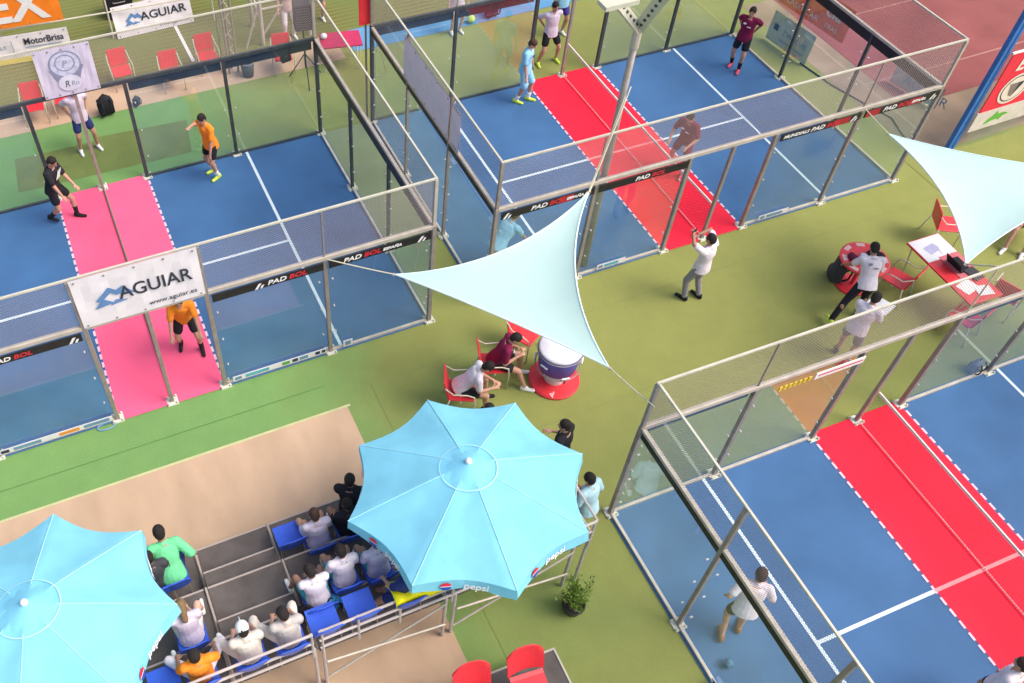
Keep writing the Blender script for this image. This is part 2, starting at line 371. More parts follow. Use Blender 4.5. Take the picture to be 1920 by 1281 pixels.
    for i in range(n):
        y0, y1 = .06+(W-.12)*i/n, .06+(W-.12)*(i+1)/n
        mb.hexa([(-.012,y0,zt[i]-.05),(.012,y0,zt[i]-.05),(.012,y1,zt[i+1]-.05),(-.012,y1,zt[i+1]-.05),(-.012,y0,zt[i]),(.012,y0,zt[i]),(.012,y1,zt[i+1]),(-.012,y1,zt[i+1])])
    mb.build('net_tape', TAPE, net)
    MB().tube([(0, .06, .05), (0, W-.06, .05)], .012, 6).build('ground_cord', mat('ground_cord_pink', (.75, .35, .36), .8) if which != 'A' else DARK, net)
    return root, X
CA, XA = court(0, 0, 0, PINKC, 'left court enclosure of glass and mesh around the pink zone', 'A')
CB, XB = court(11.1845, -.1155, -.0137, REDC, 'far glass and mesh court enclosure behind the tall forked pole', 'B')
CC, XC = court(10.9502, -11.1049, -.0198, REDC, 'nearest court enclosure at lower right with diagonal glass corner', 'C')
# lettering on the black bands of the near walls (children of their enclosure)
def band(root, x0, words, size=.135):
    x = x0
    for s, m, sz, sx in words:
        if s == '#':
            M = frame((x, -.0735, HG-.20), (1,0,0), (0,0,1))
            mb = MB().poly([M @ Vector(p) for p in ((0,0,.002),(.05,0,.002),(.13,.12,.002),(.08,.12,.002))]); mb.poly([M @ Vector(p) for p in ((.09,0,.002),(.13,0,.002),(.17,.07,.002),(.13,.07,.002))])
            mb.build('band_emblem', WHTP, root); x += .22; continue
        t = text(s, size*sz, 'band_lettering', m, root, frame((x, -.0735, HG-.21+.04+(1-sz)*.03), (1,0,0), (0,0,1)), .002, sx, .25, bold=.003)
        wmax = max(v.co.x for v in t.data.vertices); x = wmax + .03
PAD = [('PAD', WHTP, 1, 1.25), ('BOL', REDB, 1, 1.25), ('ESPAÑA', WHTP, .6, 1.2)]
band(CA, 3.3, PAD); band(CA, 4.66, [('#', 0, 0, 0)]); band(CA, 1.75, [('#', 0, 0, 0)]+PAD[:2])
band(CA, -2.95, [('MUNDIALS', WHTP, .75, 1.1)]+PAD[:2], .12); band(CA, -1.26, [('#', 0, 0, 0)])
band(CB, -4.9, [('#', 0, 0, 0)]); band(CB, -4.35, PAD); band(CB, -3.3, [('#', 0, 0, 0)]); band(CB, -2.2, PAD[:2], .125)
band(CB, 1.1, [('MUNDIALS', WHTP, .75, 1.2)]+PAD[:2]); band(CB, 2.7, [('#', 0, 0, 0)]); band(CB, 3.5, PAD); band(CB, 4.68, [('#', 0, 0, 0)])
REDBAND = mat('red_band_vinyl', (.35, .02, .03), .5)
for x0, x1 in ((-3.78, -3.48), (2.28, 2.68), (3.08, 3.42), (4.15, 4.45)):
    MB().poly([(x0,-.0723,HG-.205),(x1,-.0723,HG-.205),(x1,-.0723,HG-.05),(x0,-.0723,HG-.05)]).build('band_panel', REDBAND, CB)
# white and yellow band on the far wall of the nearest court
MB().box(-1.95, -1.02, W-.09, W-.075, HG-.22, HG-.07).build('band_panel', WHTP, CC)
for i, (a, b) in enumerate(((-1.9, -1.06),)):
    MB().box(a, b, W-.093, W-.091, HG-.155, HG-.125).build('band_stripe', REDB, CC)
mb = MB()
for i in range(7): mb.box(-2.62+i*.09, -2.565+i*.09, W-.09, W-.075, HG-.20, HG-.10)
mb.build('band_lettering', mat('yellow_letter', (.7, .5, .04), .6), CC)

# ------------------------------------------------------------------ banners, strips
def strip(root_xf, x0, x1, name, label, bits, z0=.07, z1=.20, y=-.045):
    o = thing(name, root_xf @ Vector((x0, y, z0)), label, 'sponsor strip', root_xf.to_euler().z, 'sponsor strips stuck low on the court glass')
    L_ = x1-x0; H = z1-z0
    MB().box(0, L_, -.006, 0, 0, H).build('sheet', WHT, o)
    for a, b, m in bits: MB().box(a*L_, b*L_, -.010, -.0075, H*.2, H*.8).build('printed_mark', m, o)
dk = mat('print_dark', (.03, .04, .08), .5); gy = mat('print_grey_blue', (.16, .30, .42), .5); gn = mat('print_green', (.10, .35, .05), .5); og = mat('print_orange', (.8, .3, .05), .5)
strip(XA, 1.12, 2.9, 'sponsor_strip', 'long sponsor strip with small logos right of the pink zone at the left court', [(.02,.09,gy),(.13,.38,mat('print_teal',(.12,.40,.50),.5)),(.52,.60,gn),(.63,.69,dk),(.71,.80,gy),(.88,.93,dk),(.95,.99,dk)])
strip(XA, 3.24, 3.42, 'sponsor_strip', 'small square white sticker beside the service line of the left court', [(.2,.8,gy)], .07, .24)
strip(XA, -2.95, -1.05, 'sponsor_strip', 'long sponsor strip with an orange block left of the pink zone', [(.01,.08,dk),(.12,.36,gy),(.52,.70,og),(.74,.97,gy)])
strip(XB, -2.55, -1.9, 'sponsor_strip', 'short white strip near the mast at the far court', [(.05,.2,gy),(.26,.75,mat('print_teal',(.12,.40,.50),.5))])
strip(XB, 1.35, 2.1, 'sponsor_strip', 'short white strip right of the red zone at the far court', [(.05,.2,gy),(.26,.8,gy)])
XCs = XC @ Matrix.Translation((-5, 3.15, 0)) @ Matrix.Rotation(-math.pi/2, 4, 'Z')
strip(XCs, 0, 1.4, 'sponsor_strip', 'white strip with dark logo on the side glass of the nearest court', [(.03,.14,dk),(.22,.30,gy),(.34,.8,gy)])

def board(name, p0, xdir, up, wd, h, m, label, cat='banner', th=.012, group=None):
    """a flat printed banner: p0 lower left corner, local x along the text, local y up"""
    M = frame(p0, xdir, up)
    o = bpy.data.objects.new(name, None); COL.objects.link(o); o.matrix_world = M; tag(o, label, cat, group); o.empty_display_size = .1
    mb = MB(); nx, ny = 14, 6
    pts = [[(wd*i/nx, h*j/ny, .010*math.sin(i*1.9+j*.7)*math.sin(math.pi*j/ny)) for i in range(nx+1)] for j in range(ny+1)]
    for j in range(ny):
        for i in range(nx):
            a, b, c, d = pts[j][i], pts[j][i+1], pts[j+1][i+1], pts[j+1][i]
            mb.poly([a, b, c, d])
    for j in range(ny):
        for i in range(nx):
            q = [(p[0], p[1], p[2]-th) for p in (pts[j][i], pts[j+1][i], pts[j+1][i+1], pts[j][i+1])]; mb.poly(q)
    mb.build('sheet', m, o)
    e = MB()
    for k in range(5):
        for y in (.05, h-.05): e.lathe((wd*(k+.15)/4.3, y, .006), [(.018, 0), (.018, .006)], 8)
    e.build('eyelet', STEEL, o)
    return o
I4 = lambda x, y, z=.014: Matrix.Translation((x, y, z))
def shape(o, name, pts, m, z=.014): return MB().poly([(p[0], p[1], z) for p in pts]).build(name, m, o)
def disc(o, name, cx, cy, r, m, z=.014, r0=0, n=28, ry=1.0, a0=0, a1=360):
    mb = MB()
    for k in range(n):
        t0, t1 = R(a0+(a1-a0)*k/n), R(a0+(a1-a0)*(k+1)/n)
        P = lambda r_, t: (cx+r_*math.cos(t), cy+r_*ry*math.sin(t), z)
        mb.poly([P(r0, t0), P(r, t0), P(r, t1), P(r0, t1)] if r0 else [(cx, cy, z), P(r, t0), P(r, t1)])
    return mb.build(name, m, o)
LOGOB = mat('logo_blue', (.12, .25, .50), .5); LTR = mat('letter_charcoal', (.035, .04, .06), .5)
def aguiar(o, wd, h):
    s = h/1.0
    L0 = wd*.13
    shape(o, 'mountain_emblem', [(L0, h*.34), (L0+h*.10, h*.46), (L0+h*.04, h*.50), (L0+h*.26, h*.72), (L0+h*.36, h*.63), (L0+h*.46, h*.68), (L0+h*.62, h*.48), (L0+h*.54, h*.50), (L0+h*.44, h*.55), (L0+h*.36, h*.52), (L0+h*.27, h*.60), (L0+h*.16, h*.50), (L0+h*.30, h*.38)], LOGOB)
    shape(o, 'mountain_emblem', [(L0+h*.22, h*.34), (L0+h*.32, h*.44), (L0+h*.50, h*.38)], LOGOB)
    text('AGUIAR', h*.36, 'lettering', LTR, o, I4(wd*.34, h*.42), .001, bold=.004, fit=wd*.60)
    text('www.aguiar.es', h*.13, 'small_lettering', LTR, o, I4(wd*.55, h*.12), .001, fit=wd*.40)
# big banner in the mesh zone over the entrance of the left court
b1 = board('banner', (-HW+.01, -.05, HG+.02), (1,0,0), (0,0,1), 2*HW-.02, HM-HG-.02, WHT, 'large white AGUIAR banner over the entrance of the left court'); aguiar(b1, 1.9, 1.04)
b2 = board('banner', at(222, 74, .02), at(358, 42, .02)-at(222, 74, .02), (-.12,.25,1), 2.0, .80, WHT, 'white AGUIAR banner standing on the field edge at top left'); aguiar(b2, 2.0, .80)
a3 = at(-150, 150, .02)
b3 = board('banner', (-2.0, 11.50, .03), (1,-.09,0), (0,0,1), 2.35, .76, WHT, 'white MotorBrisa banner with yellow lower edge at top left')
shape(b3, 'yellow_stripe', [(0, 0), (2.35, 0), (2.35, .15), (0, .15)], mat('yellow_vinyl', (.85, .72, .15), .5))
text('MotorBrisa', .24, 'lettering', LTR, b3, I4(1.28, .47), .001, .86, bold=.004); text('RENAULT', .13, 'lettering', gy, b3, I4(.30, .42), .001, 1.0); shape(b3, 'underline', [(1.28,.38),(2.15,.38),(2.15,.40),(1.28,.40)], gy); shape(b3, 'divider', [(1.0,.3),(1.01,.3),(1.01,.62),(1.0,.62)], gy)
b4 = board('banner', (-2.55, 11.58, .98), (1,-.09,0), (0,0,1), 2.90, 1.1, ORNG, 'orange banner with huge white letters EX at top left corner')
text('EX', 1.15, 'lettering', WHTP, b4, I4(1.20, .16), .001, 1.0, bold=.03)
# grey emblem poster hung on the far net-post of the left court
b5 = board('poster', (-.55, W-.08, HG+.02), (1,0,0), (0,0,1), 1.06, HM-HG-.02, mat('lilac_white_vinyl', (.62, .58, .70), .5, .06), 'pale grey poster with round emblems on the far mesh of the left court', 'poster')
EM1 = mat('emblem_grey', (.26, .28, .40), .5, .15, 9); EM2 = mat('emblem_pale', (.55, .58, .72), .5, .2, 12)
shape(b5, 'emblem_trapezoid', [(.20,.62),(.86,.62),(.74,.34),(.32,.34)], EM1)  # grey printed trapezoid between the two round emblems
disc(b5, 'round_emblem', .53, .70, .30, EM2, .016, ry=.95); disc(b5, 'emblem_ring', .53, .70, .30, EM1, .018, .27, ry=.95); disc(b5, 'emblem_ring', .53, .72, .19, EM1, .018, .165, ry=.95)
disc(b5, 'round_emblem', .53, .28, .22, mat('emblem_white', (.66,.66,.76), .5), .020, ry=.8); text('R', .2, 'lettering', LTR, b5, I4(.42, .20, .022), .001, .8, .2); text('Ro', .15, 'lettering', EM1, b5, I4(.54, .21, .022), .001, .9, .2)
text('P', .2, 'lettering', EM1, b5, I4(.46, .64, .020), .001, .9, .3)
# long white banner on the left side mesh of the far court (seen from its back/left)
p = XB @ Vector((-5.06, 4.15, HG+.08))
b6 = board('banner', p, XB.to_3x3() @ Vector((0,-1,0)), (0,0,1), 2.15, .92, mat('lilac_vinyl', (.74, .66, .74), .5, .05), 'long plain lilac white banner hung on the side mesh between two courts')
p = XB @ Vector((-5.06, 1.88, HG+.08)); b6b = board('banner', p, XB.to_3x3() @ Vector((0,-1,0)), (0,0,1), .34, .92, MC['lilac_vinyl'], 'narrow lilac banner strip beside the long one on the side mesh')
# right side banners behind the far court
q0 = at(1435, 70, .05); dr = (at(1508, 122, .05)-q0).normalized()
b7 = board('banner', q0, dr, (.05,.03,1), (at(1508,122,.05)-q0).length, .78, mat('greenish_white_vinyl', (.42, .46, .36), .5, .08), 'pale sponsor banner leaning low behind the far court corner')
L7 = (at(1508,122,.05)-q0).length
text('TWELVE', .2, 'lettering', gy, b7, I4(.42, .32), .001, 1.1); MB().box(.14, .28, .34, .50, .012, .016).build('square_emblem', dk, b7); shape(b7, 'underline', [(.4,.16),(L7*.9,.16),(L7*.9,.19),(.4,.19)], gy)
b8 = board('banner', q0 + Vector((.35,.1,.80)) - dr*.2, dr, (.05,.03,1), 2.15, .85, ORNG2, 'faded orange banner above the pale one behind the far court')
text('cia', .44, 'lettering', mat('cream_letter', (.75,.62,.50), .5), b8, I4(1.42, .40), .001, 1.0, bold=.008); text('LASERCAR', .2, 'lettering', MC['cream_letter'], b8, I4(.25, .12), .001, 1.1); text('TRAS', .16, 'lettering', MC['cream_letter'], b8, I4(1.5, .12), .001, 1.1)
q1 = at(1668, 152, .05); q2 = at(1752, 205, .05)
b9 = board('banner', q1, q2-q1, (.05,.03,1), (q2-q1).length, .55, mat('grey_white_vinyl', (.40,.38,.40), .5), 'small grey AGUIAR banner low beyond the right end of the far court')
text('AGUIAR', .34, 'lettering', gy, b9, I4(.30, .14), .001, 1.0)

# ------------------------------------------------------------------ billboard at the right
bb = thing('billboard', (18.04, .1, 0), 'blue framed billboard with red crest sign at the right edge', 'billboard')
BLF = mat('blue_frame_paint', (.035, .16, .48), .45, .15, 5)
MB().box(-.10, .0, -.05, .05, 0, 4.3).build('post', BLF, bb); MB().box(.16, .24, .02, .10, 0, 4.3).build('post', BLF, bb)
br = MB()
for k in range(10):
    z = .15+k*.44; br.tube([(-.02, 0, z), (.18, .06, z+(.40 if k % 2 else 0)), (-.02, 0, z+.44)], .016, 6)
br.build('lattice_brace', mat('blue_brace_paint', (.08, .30, .55), .5), bb)
MB().box(4.9, 5.0, -.05, .05, 0, 4.3).build('post', BLF, bb)
sg = MB().box(.30, 4.85, -.04, -.02, .50, 2.55).build('red_panel', mat('red_sign_vinyl', (.80,.03,.07), .5, .05), bb)
MB().box(.26, 4.88, -.045, -.015, .50, 1.02).build('white_panel', mat('cream_sign_vinyl', (.66,.60,.55), .5), bb)
MB().tube([(.24,-.03,2.57),(4.9,-.03,2.57)], .03, 8).build('sign_rail', WHTP, bb)
fr = frame((.0, -.048, 0), (1,0,0), (0,0,1))
text('EN', .48, 'lettering', mat('sign_cream', (.8,.7,.6), .5), bb, frame((.62,-.05,2.05),(1,0,0),(0,0,1)), .002, 1.05, .15, bold=.01); text('TU CLUB', .48, 'lettering', MC['sign_cream'], bb, frame((1.55,-.05,2.05),(1,0,0),(0,0,1)), .002, 1.0, .15, bold=.01)
cr = bpy.data.objects.new('crest', None)
def crest(cx):
    mb = MB(); n = 30
    mb.poly([(cx+.42*math.cos(2*math.pi*k/n), -.050, 1.52+.40*math.sin(2*math.pi*k/n)) for k in range(n)]); mb.build('crest_disc', MC['sign_cream'], bb)
    for r_, m_, zz in ((.36, dk, -.052), (.33, MC['sign_cream'], -.054)):
        MB().poly([(cx+r_*math.cos(2*math.pi*k/n), zz, 1.52+r_*.95*math.sin(2*math.pi*k/n)) for k in range(n)]).build('crest_ring', m_, bb)
    MB().poly([(cx-.22,-.056,1.68),(cx+.22,-.056,1.68),(cx+.16,-.056,1.55),(cx+.02,-.056,1.30),(cx-.10,-.056,1.36)]).build('crest_shield', mat('crest_grey',(.25,.2,.18),.5), bb)
    MB().poly([(cx+.05,-.058,1.66),(cx+.22,-.058,1.68),(cx+.03,-.058,1.32)]).build('crest_stripe', dk, bb)
crest(.98); crest(2.2)
cat_pts = [(0,0),(.10,.16),(.20,.20),(.28,.34),(.36,.22),(.52,.24),(.68,.16),(.52,.12),(.46,.02),(.38,.08),(.24,.06),(.12,.02)]
MB().poly([(.62+x*1.0, -.05, .62+z*.95) for x, z in cat_pts]).build('green_emblem', mat('emblem_green', (.12,.45,.05), .5), bb)
g2 = MB().poly([(.4,-.0,.02),(1.9,-.0,.02),(1.9,0,.55),(.4,0,.55)]).build('lower_panel', GLASS, bb)

# ------------------------------------------------------------------ stands
TIERS = ((.45, -3.22, -4.10), (.90, -4.10, -5.03), (1.20, -5.03, -5.70))
ST = thing('grandstand', (1, -4.4, 0), 'scaffold grandstand with grey decks rising under the two umbrellas', 'grandstand')
o_ = Vector((1, -4.4, 0))
def sbox(name, x0, x1, y0, y1, z0, z1, m, par=ST): return MB().box(x0-o_.x, x1-o_.x, y0-o_.y, y1-o_.y, z0, z1).build(name, m, par)
blocks = ((-4.6, -.42), (-.36, .74), (.80, 2.66), (2.72, 4.86))
EDGE = mat('deck_edge_rail', (.40, .34, .31), .5, .1)
for x0, x1 in blocks:
    for z, yf, yb in TIERS:
        sbox('deck_board', x0, x1, yb+.02, yf-.02, z-.05, z, DECK)
        sbox('deck_edge', x0, x1, yf-.018, yf+.010, z-.06, z+.012, EDGE)
for z, y0, y1 in ((.68, -3.76, -4.08), (1.05, -4.72, -5.01)):
    sbox('half_step', -.36, .74, y1, y0, z-.04, z, DECK); sbox('deck_edge', -.36, .74, y0+.002, y0+.028, z-.05, z+.010, EDGE)
for x in (-4.62, -.39, .77, 2.69, 4.9):
    mb = MB()
    for z, yf, yb in TIERS: mb.tube([(x-o_.x, yf-o_.y, z+.03), (x-o_.x, yb-o_.y+.02, z+.03)], .02, 6); mb.tube([(x-o_.x, yf-o_.y-.02, 0), (x-o_.x, yf-o_.y-.02, z+.03)], .022, 6)
    mb.build('side_rail', EDGE, ST)
def rtube(name, pts, r, m): return MB().tube([(p[0]-o_.x, p[1]-o_.y, p[2]) for p in pts], r, 8).build(name, m, ST)
PINKR = mat('weathered_rail', (.50, .44, .42), .45, .1)
for x0, x1 in ((-4.6, .72), (.80, 4.95)):
    for z in (1.93, 1.66, 1.42): rtube('guard_rail', [(x0, -5.74, z), (x1, -5.74, z)], .021, PINKR)
    n = 7
for x in (-4.2, -2.6, -1.25, .70, .84, 1.35, 1.95, 2.74, 3.6, 4.3, 4.93): rtube('rail_post', [(x, -5.74, 1.20), (x, -5.74, 1.95)], .02, PINKR)
for x in (-3.0, -1.1, .72, .84, 2.66, 2.80, 4.70, 4.93): rtube('leg', [(x, -5.72, 0), (x, -5.72, 1.40)], .026, PINKR)
for x0, x1 in ((.86, 2.66), (2.82, 4.70)): rtube('brace', [(x0, -5.75, .30), (x1, -5.75, 1.2)], .018, RAILM); rtube('brace', [(x0, -5.78, .95), (x1, -5.78, .55)], .018, RAILM)
for x in (4.96,):
    rtube('guard_rail', [(x, -5.74, 1.93), (x, -5.0, 1.93), (x, -4.95, 1.0)], .021, PINKR); rtube('guard_rail', [(x, -5.74, 1.5), (x, -5.1, 1.5)], .021, PINKR)
# small deck at the bottom edge
D2 = thing('stage_platform', (4.0, -6.65, 0), 'low grey deck platform holding red chairs at the bottom edge', 'platform', R(-2))
MB().box(-3.6, 0, -2.2, 0, .24, .30).build('deck_board', DECK, D2); MB().box(-3.6, .03, .002, .03, .22, .315).build('deck_edge', RAILM, D2); MB().box(.002, .03, -2.2, 0, .22, .315).build('deck_edge', RAILM, D2)
MB().box(-3.6, 0, -.62, -.60, .301, .312).build('deck_edge', RAILM, D2)
for x in (-3.5, -1.8, -.05):
    for y in (-.05, -2.1): MB().tube([(x, y, 0), (x, y, .24)], .025, 6).build('leg', STEEL, D2)

# ------------------------------------------------------------------ umbrellas
def umbrella(cx, cy, zr, za, rad, rot, label, base, tilt=8):
    o = thing('parasol', (cx, cy, base), label, 'parasol', 0, 'blue parasols over the grandstand')
    zr -= base; za -= base; mb = MB(); NR = 8; ns = 8; nr = 9
    def P(k, s, r):            # k rib, s 0..1 between ribs, r 0..1 radial
        a0 = rot + k*math.pi/4; a = a0 + s*math.pi/4
        sag = 4*s*(1-s)
        chord = math.cos(math.pi/8)/math.cos((s-.5)*math.pi/4)
        rr = rad*r*(chord*(1-.085*sag*r*r))
        z = za - (za-zr)*(r**1.12) - .055*sag*r*(1-r*.2) + .03*sag*r**4
        return Vector((rr*math.cos(a), rr*math.sin(a), z))
    for k in range(NR):
        for i in range(ns):
            for j in range(nr):
                s0, s1, r0, r1 = i/ns, (i+1)/ns, j/nr, (j+1)/nr
                q = [P(k, s0, r0), P(k, s0, r1), P(k, s1, r1), P(k, s1, r0)]
                if j == 0: q = q[:3]
                mb.poly(q)
    can = mb.build('canopy', CYAN, o, smooth=True)
    bm = bmesh.new(); bm.from_mesh(can.data); bmesh.ops.remove_doubles(bm, verts=bm.verts, dist=.0005); bm.to_mesh(can.data); bm.free()
    sm = MB()
    for k in range(NR): sm.tube([P(k,0,t/10)+Vector((0,0,.004)) for t in range(2,11)], .006, 5)
    sm.build('seam', mat('pale_seam', (.40,.78,.90), .7), can)
    # soft fold along each rib: smooth inside panels, creased at ribs
    mb = MB()
    for k in range(NR):
        for i in range(ns):
            a, b = P(k, i/ns, 1), P(k, (i+1)/ns, 1)
            n = Vector((a.x, a.y, 0)).normalized()*.03
            mb.poly([a, b, b+n*.6-Vector((0,0,.17+.03*math.sin(i*1.3))), a+n*.6-Vector((0,0,.17+.03*math.sin(i*1.3-1.3)))])
    mb.build('valance', CYAN, can)
    # vent cap with pale stitched ring
    v = MB()
    rg = [v.ring(Vector((0,0,za+.035-.16*t)), Vector((.36*t+.03, 0, 0)), Vector((0, .36*t+.03, 0)), 24) for t in (0, .5, 1)]; v.loft(rg, 24, False)
    vent = v.build('vent_cap', CYAN, can, smooth=True)
    v = MB(); n = 40
    for k in range(n):
        t0, t1 = 2*math.pi*k/n, 2*math.pi*(k+1)/n
        v.poly([(r_*math.cos(t), r_*math.sin(t), za-.078+dz) for r_, t, dz in ((.385, t0, -.005), (.397, t0, -.010), (.397, t1, -.010), (.385, t1, -.005))])
    v.build('vent_hem', mat('pale_hem', (.48,.82,.88), .6), vent)
    MB().lathe((0,0,za+.02), [(.042,0),(.048,.03),(.036,.06),(.015,.075)], 16).build('finial', WHTP, o, smooth=True)
    MB().tube([(0,0,0),(0,0,za)], .028, 10).build('pole', STEEL, o)
    rb = MB()
    for k in range(NR):
        rb.tube([P(k,0,.05)-Vector((0,0,.03)), P(k,0,.55)-Vector((0,0,.03)), P(k,0,.99)-Vector((0,0,.02))], .009, 5)
    rb.build('rib', STEEL, o)
    MB().lathe((0,0,0), [(.28,0),(.28,.08),(.08,.14)], 20).build('base', DARK, o)
    # emblem and script on every other valance
    for k in range(NR):
        for s, nm in ((.30, 'e'), (.62, 't')):
            a = P(k, s-.02, 1); b = P(k, s+.02, 1); xd = (b-a).normalized(); n = Vector((a.x, a.y, 0)).normalized(); up = (Vector((0,0,1)) - n*.12)
            c = (a+b)/2 - Vector((0,0,.10)) + n*.030
            M = frame(c, xd, up)
            if nm == 'e':
                for y0, y1, m_ in ((.006, .07, mat('emblem_red', (.7,.02,.06), .5)), (-.006, .006, WHTP), (-.07, -.006, mat('emblem_navy', (.02,.08,.40), .5))):
                    pts = []
                    for t in range(9):
                        y = y0+(y1-y0)*t/8; pts.append((math.sqrt(max(0, .0053-y*y)), y, .002))
                    for t in range(9):
                        y = y1+(y0-y1)*t/8; pts.append((-math.sqrt(max(0, .0053-y*y)), y, .002))
                    MB().poly([M @ Vector(p) for p in pts]).build('round_emblem', m_, can)
            else:
                text('pepsi', .155, 'lettering', mat('bright_white', (.88,.88,.9), .6), can, M @ Matrix.Translation((0,-.045,.002)), .001, 1.0, .15, 'CENTER', .002)
    o.rotation_euler.x = R(-tilt); piv = Vector((0, 0, zr)); o.location = Vector((cx, cy, base)) + piv - Matrix.Rotation(R(-tilt), 3, 'X') @ piv
    return o
umbrella(3.33, -4.84, 2.52, 3.02, 1.71, R(-5.1), 'large sky blue parasol on the right covering the grandstand corner', .90)
umbrella(-2.40, -4.58, 2.52, 3.02, 1.70, R(-14), 'large sky blue parasol at the lower left corner of the view', .90)

# ------------------------------------------------------------------ sails, ropes, forked pole
def sail(V, bows, label, sag=.12):
    V = [Vector(v) for v in V]; c = sum(V, Vector())/3; n = 20; mb = MB(); idx = {}
    def P(a, b, g):
        p = V[0]*a + V[1]*b + V[2]*g
        for (i, j, wi, wj, bo) in ((0,1,a,b,bows[0]), (1,2,b,g,bows[1]), (2,0,g,a,bows[2])):
            mid = (V[i]+V[j])/2; e = (V[j]-V[i]).normalized(); nn = (c-mid); nn = (nn - e*nn.dot(e)).normalized()
            p = p + nn*bo*4*wi*wj*(wi+wj)**2
        p.z -= sag*27*a*b*g
        return p
    for i in range(n+1):
        for j in range(n+1-i):
            idx[i, j] = len(mb.v); mb.v.append(tuple(P(i/n, j/n, (n-i-j)/n)))
    for i in range(n):
        for j in range(n-i):
            mb.f.append((idx[i,j], idx[i+1,j], idx[i,j+1]))
            if i+j < n-1: mb.f.append((idx[i+1,j], idx[i+1,j+1], idx[i,j+1]))
    root = thing('shade_sail', (0,0,0), label, 'shade sail', 0, 'triangular shade sails')
    o = mb.build('canvas', SAILM, root, smooth=True)
    hm = MB()
    for e in range(3):
        pts = []
        for k in range(n+1):
            t = k/n; w3 = [0,0,0]; w3[e] = 1-t; w3[(e+1)%3] = t; pts.append(P(*w3))
        hm.tube(pts, .014, 6)
    hm.build('hem', mat('sail_hem', (.70,.88,.86), .6), root)
    rg = MB()
    for v in V:
        d = (c-v).normalized()*.05; rg.lathe(v - d*.6, [(.03,-.008),(.03,.008)], 10)
    rg.build('corner_ring', STEEL, root)
    return root
ROPE = mat('cream_rope', (.62,.58,.42), .8, .1, 20)
S1 = [at(742,515,2.5), at(1103,362,3.25), at(1141,688,2.95)]
sail(S1, (.42, .34, .05), 'pale aqua triangular sail stretched between the left court and the nearest court')
def rope(pts, label, name='rope', r=.010):
    pts = [Vector(p) for p in pts]
    out = []
    for a, b in zip(pts, pts[1:]):
        for k in range(6):
            t = k/6; q = a.lerp(b, t); q.z -= .04*4*t*(1-t)*(b-a).length*.25; out.append(q)
    out.append(pts[-1])
    o = MB().tube(out, r, 6).build(name, ROPE); return tag(o, label, 'rope', 'ropes tying the shade sails')
rope([S1[0], (3.02, -.06, 2.52)], 'rope from the left tip of the middle sail to the left court rail')
tie = Vector((6.0, -5.06, 3.25))
rope([S1[2], tie], 'rope from the lower tip of the middle sail to the nearest court corner post')
S2 = [at(1667,252,2.5), at(1811,495,3.2), at(2130,330,3.0)]
sail(S2, (.30, .22, .25), 'pale aqua triangular sail at the right edge of the view')
rope([S2[0], XB @ Vector((3.0,-.06,2.52))], 'rope from the right sail to the far court rail')
rope([S2[1], XC @ Vector((1.0, W, 3.60)), XC @ Vector((1.0, W, 2.55))], 'knotted rope from the right sail down to the nearest court rail', r=.014)
# forked pole
PB = at(1093, 497); PB.z = 0; pole = thing('forked_mast', PB, 'tall galvanised mast with white perforated forked top in front of the far court', 'mast')
MB().tube([(0,0,0),(0,0,2.2),(0,0,5.4)], .085, 12, .055).build('shaft', STEEL, pole, smooth=True)
MB().tube([(0,.0,5.1),(.0,0,5.5)], .075, 12).build('collar', RAILM, pole)
FK = mat('cream_perforated_plate', (.55,.54,.44), .5, .08)
top = Vector((0,0,5.45))
for tgt in ((1140, -20), (1262, -30)):
    e = at(tgt[0], tgt[1], 6.6) - PB; d = (e-top); n_ = d.cross(Fv).normalized()*.10
    t_ = d.cross(n_).normalized()*.02
    mb = MB().hexa([top-n_-t_, top+n_-t_, top+n_+t_, top-n_+t_, e-n_-t_, e+n_-t_, e+n_+t_, e-n_+t_]); mb.m1 = 6; hl = mb
    for k in range(1, 9):
        c = top + d*(k/9.0); hl.cap(c - t_*1.2, c + t_*1.2, .028, .028, 8)
    mb.build('fork_arm', [FK, DARK], pole)
MB().box(-.28,.28,-.12,.12,6.45,6.52, Matrix.Translation((at(1160,2,6.5)-PB) - Vector((0,0,6.5)))).build('head_plate', FK, pole)
rope([S1[1], PB + Vector((-.02,-.09,4.2)), ], 'left strand of rope from the middle sail up to the mast')
rope([S1[1] + Vector((.02,0,0)), PB + Vector((.09,-.05,4.35))], 'right strand of rope from the middle sail up to the mast')

# ------------------------------------------------------------------ furniture
def red_chair():
    o = thing('patio_chair', (0,0,0), '', 'chair')
    MB().box(-.23,.23,-.22,.24,.42,.45).build('seat', REDP, o, bevel=.012)
    mb = MB(); M = Matrix.Translation((0,-.22,.47)) @ Matrix.Rotation(R(12), 4, 'X')
    mb.box(-.23,.23,-.015,.015,0,.44, M); mb.build('backrest', REDP, o, bevel=.012)
    for s in (-1, 1):
        mb = MB().tube([(s*.26,.24,0),(s*.27,.24,.40),(s*.28,.22,.62),(s*.28,.10,.67),(s*.27,-.14,.66),(s*.25,-.29,.80)], .013, 8); mb.build('arm_frame', CREAM, o, smooth=True)
        MB().tube([(s*.25,-.20,.46),(s*.26,-.30,0)], .013, 8).build('rear_leg', CREAM, o, smooth=True)
    MB().tube([(-.26,.0,.41),(.26,.0,.41)], .011, 6).build('stretcher', CREAM, o)
    return o
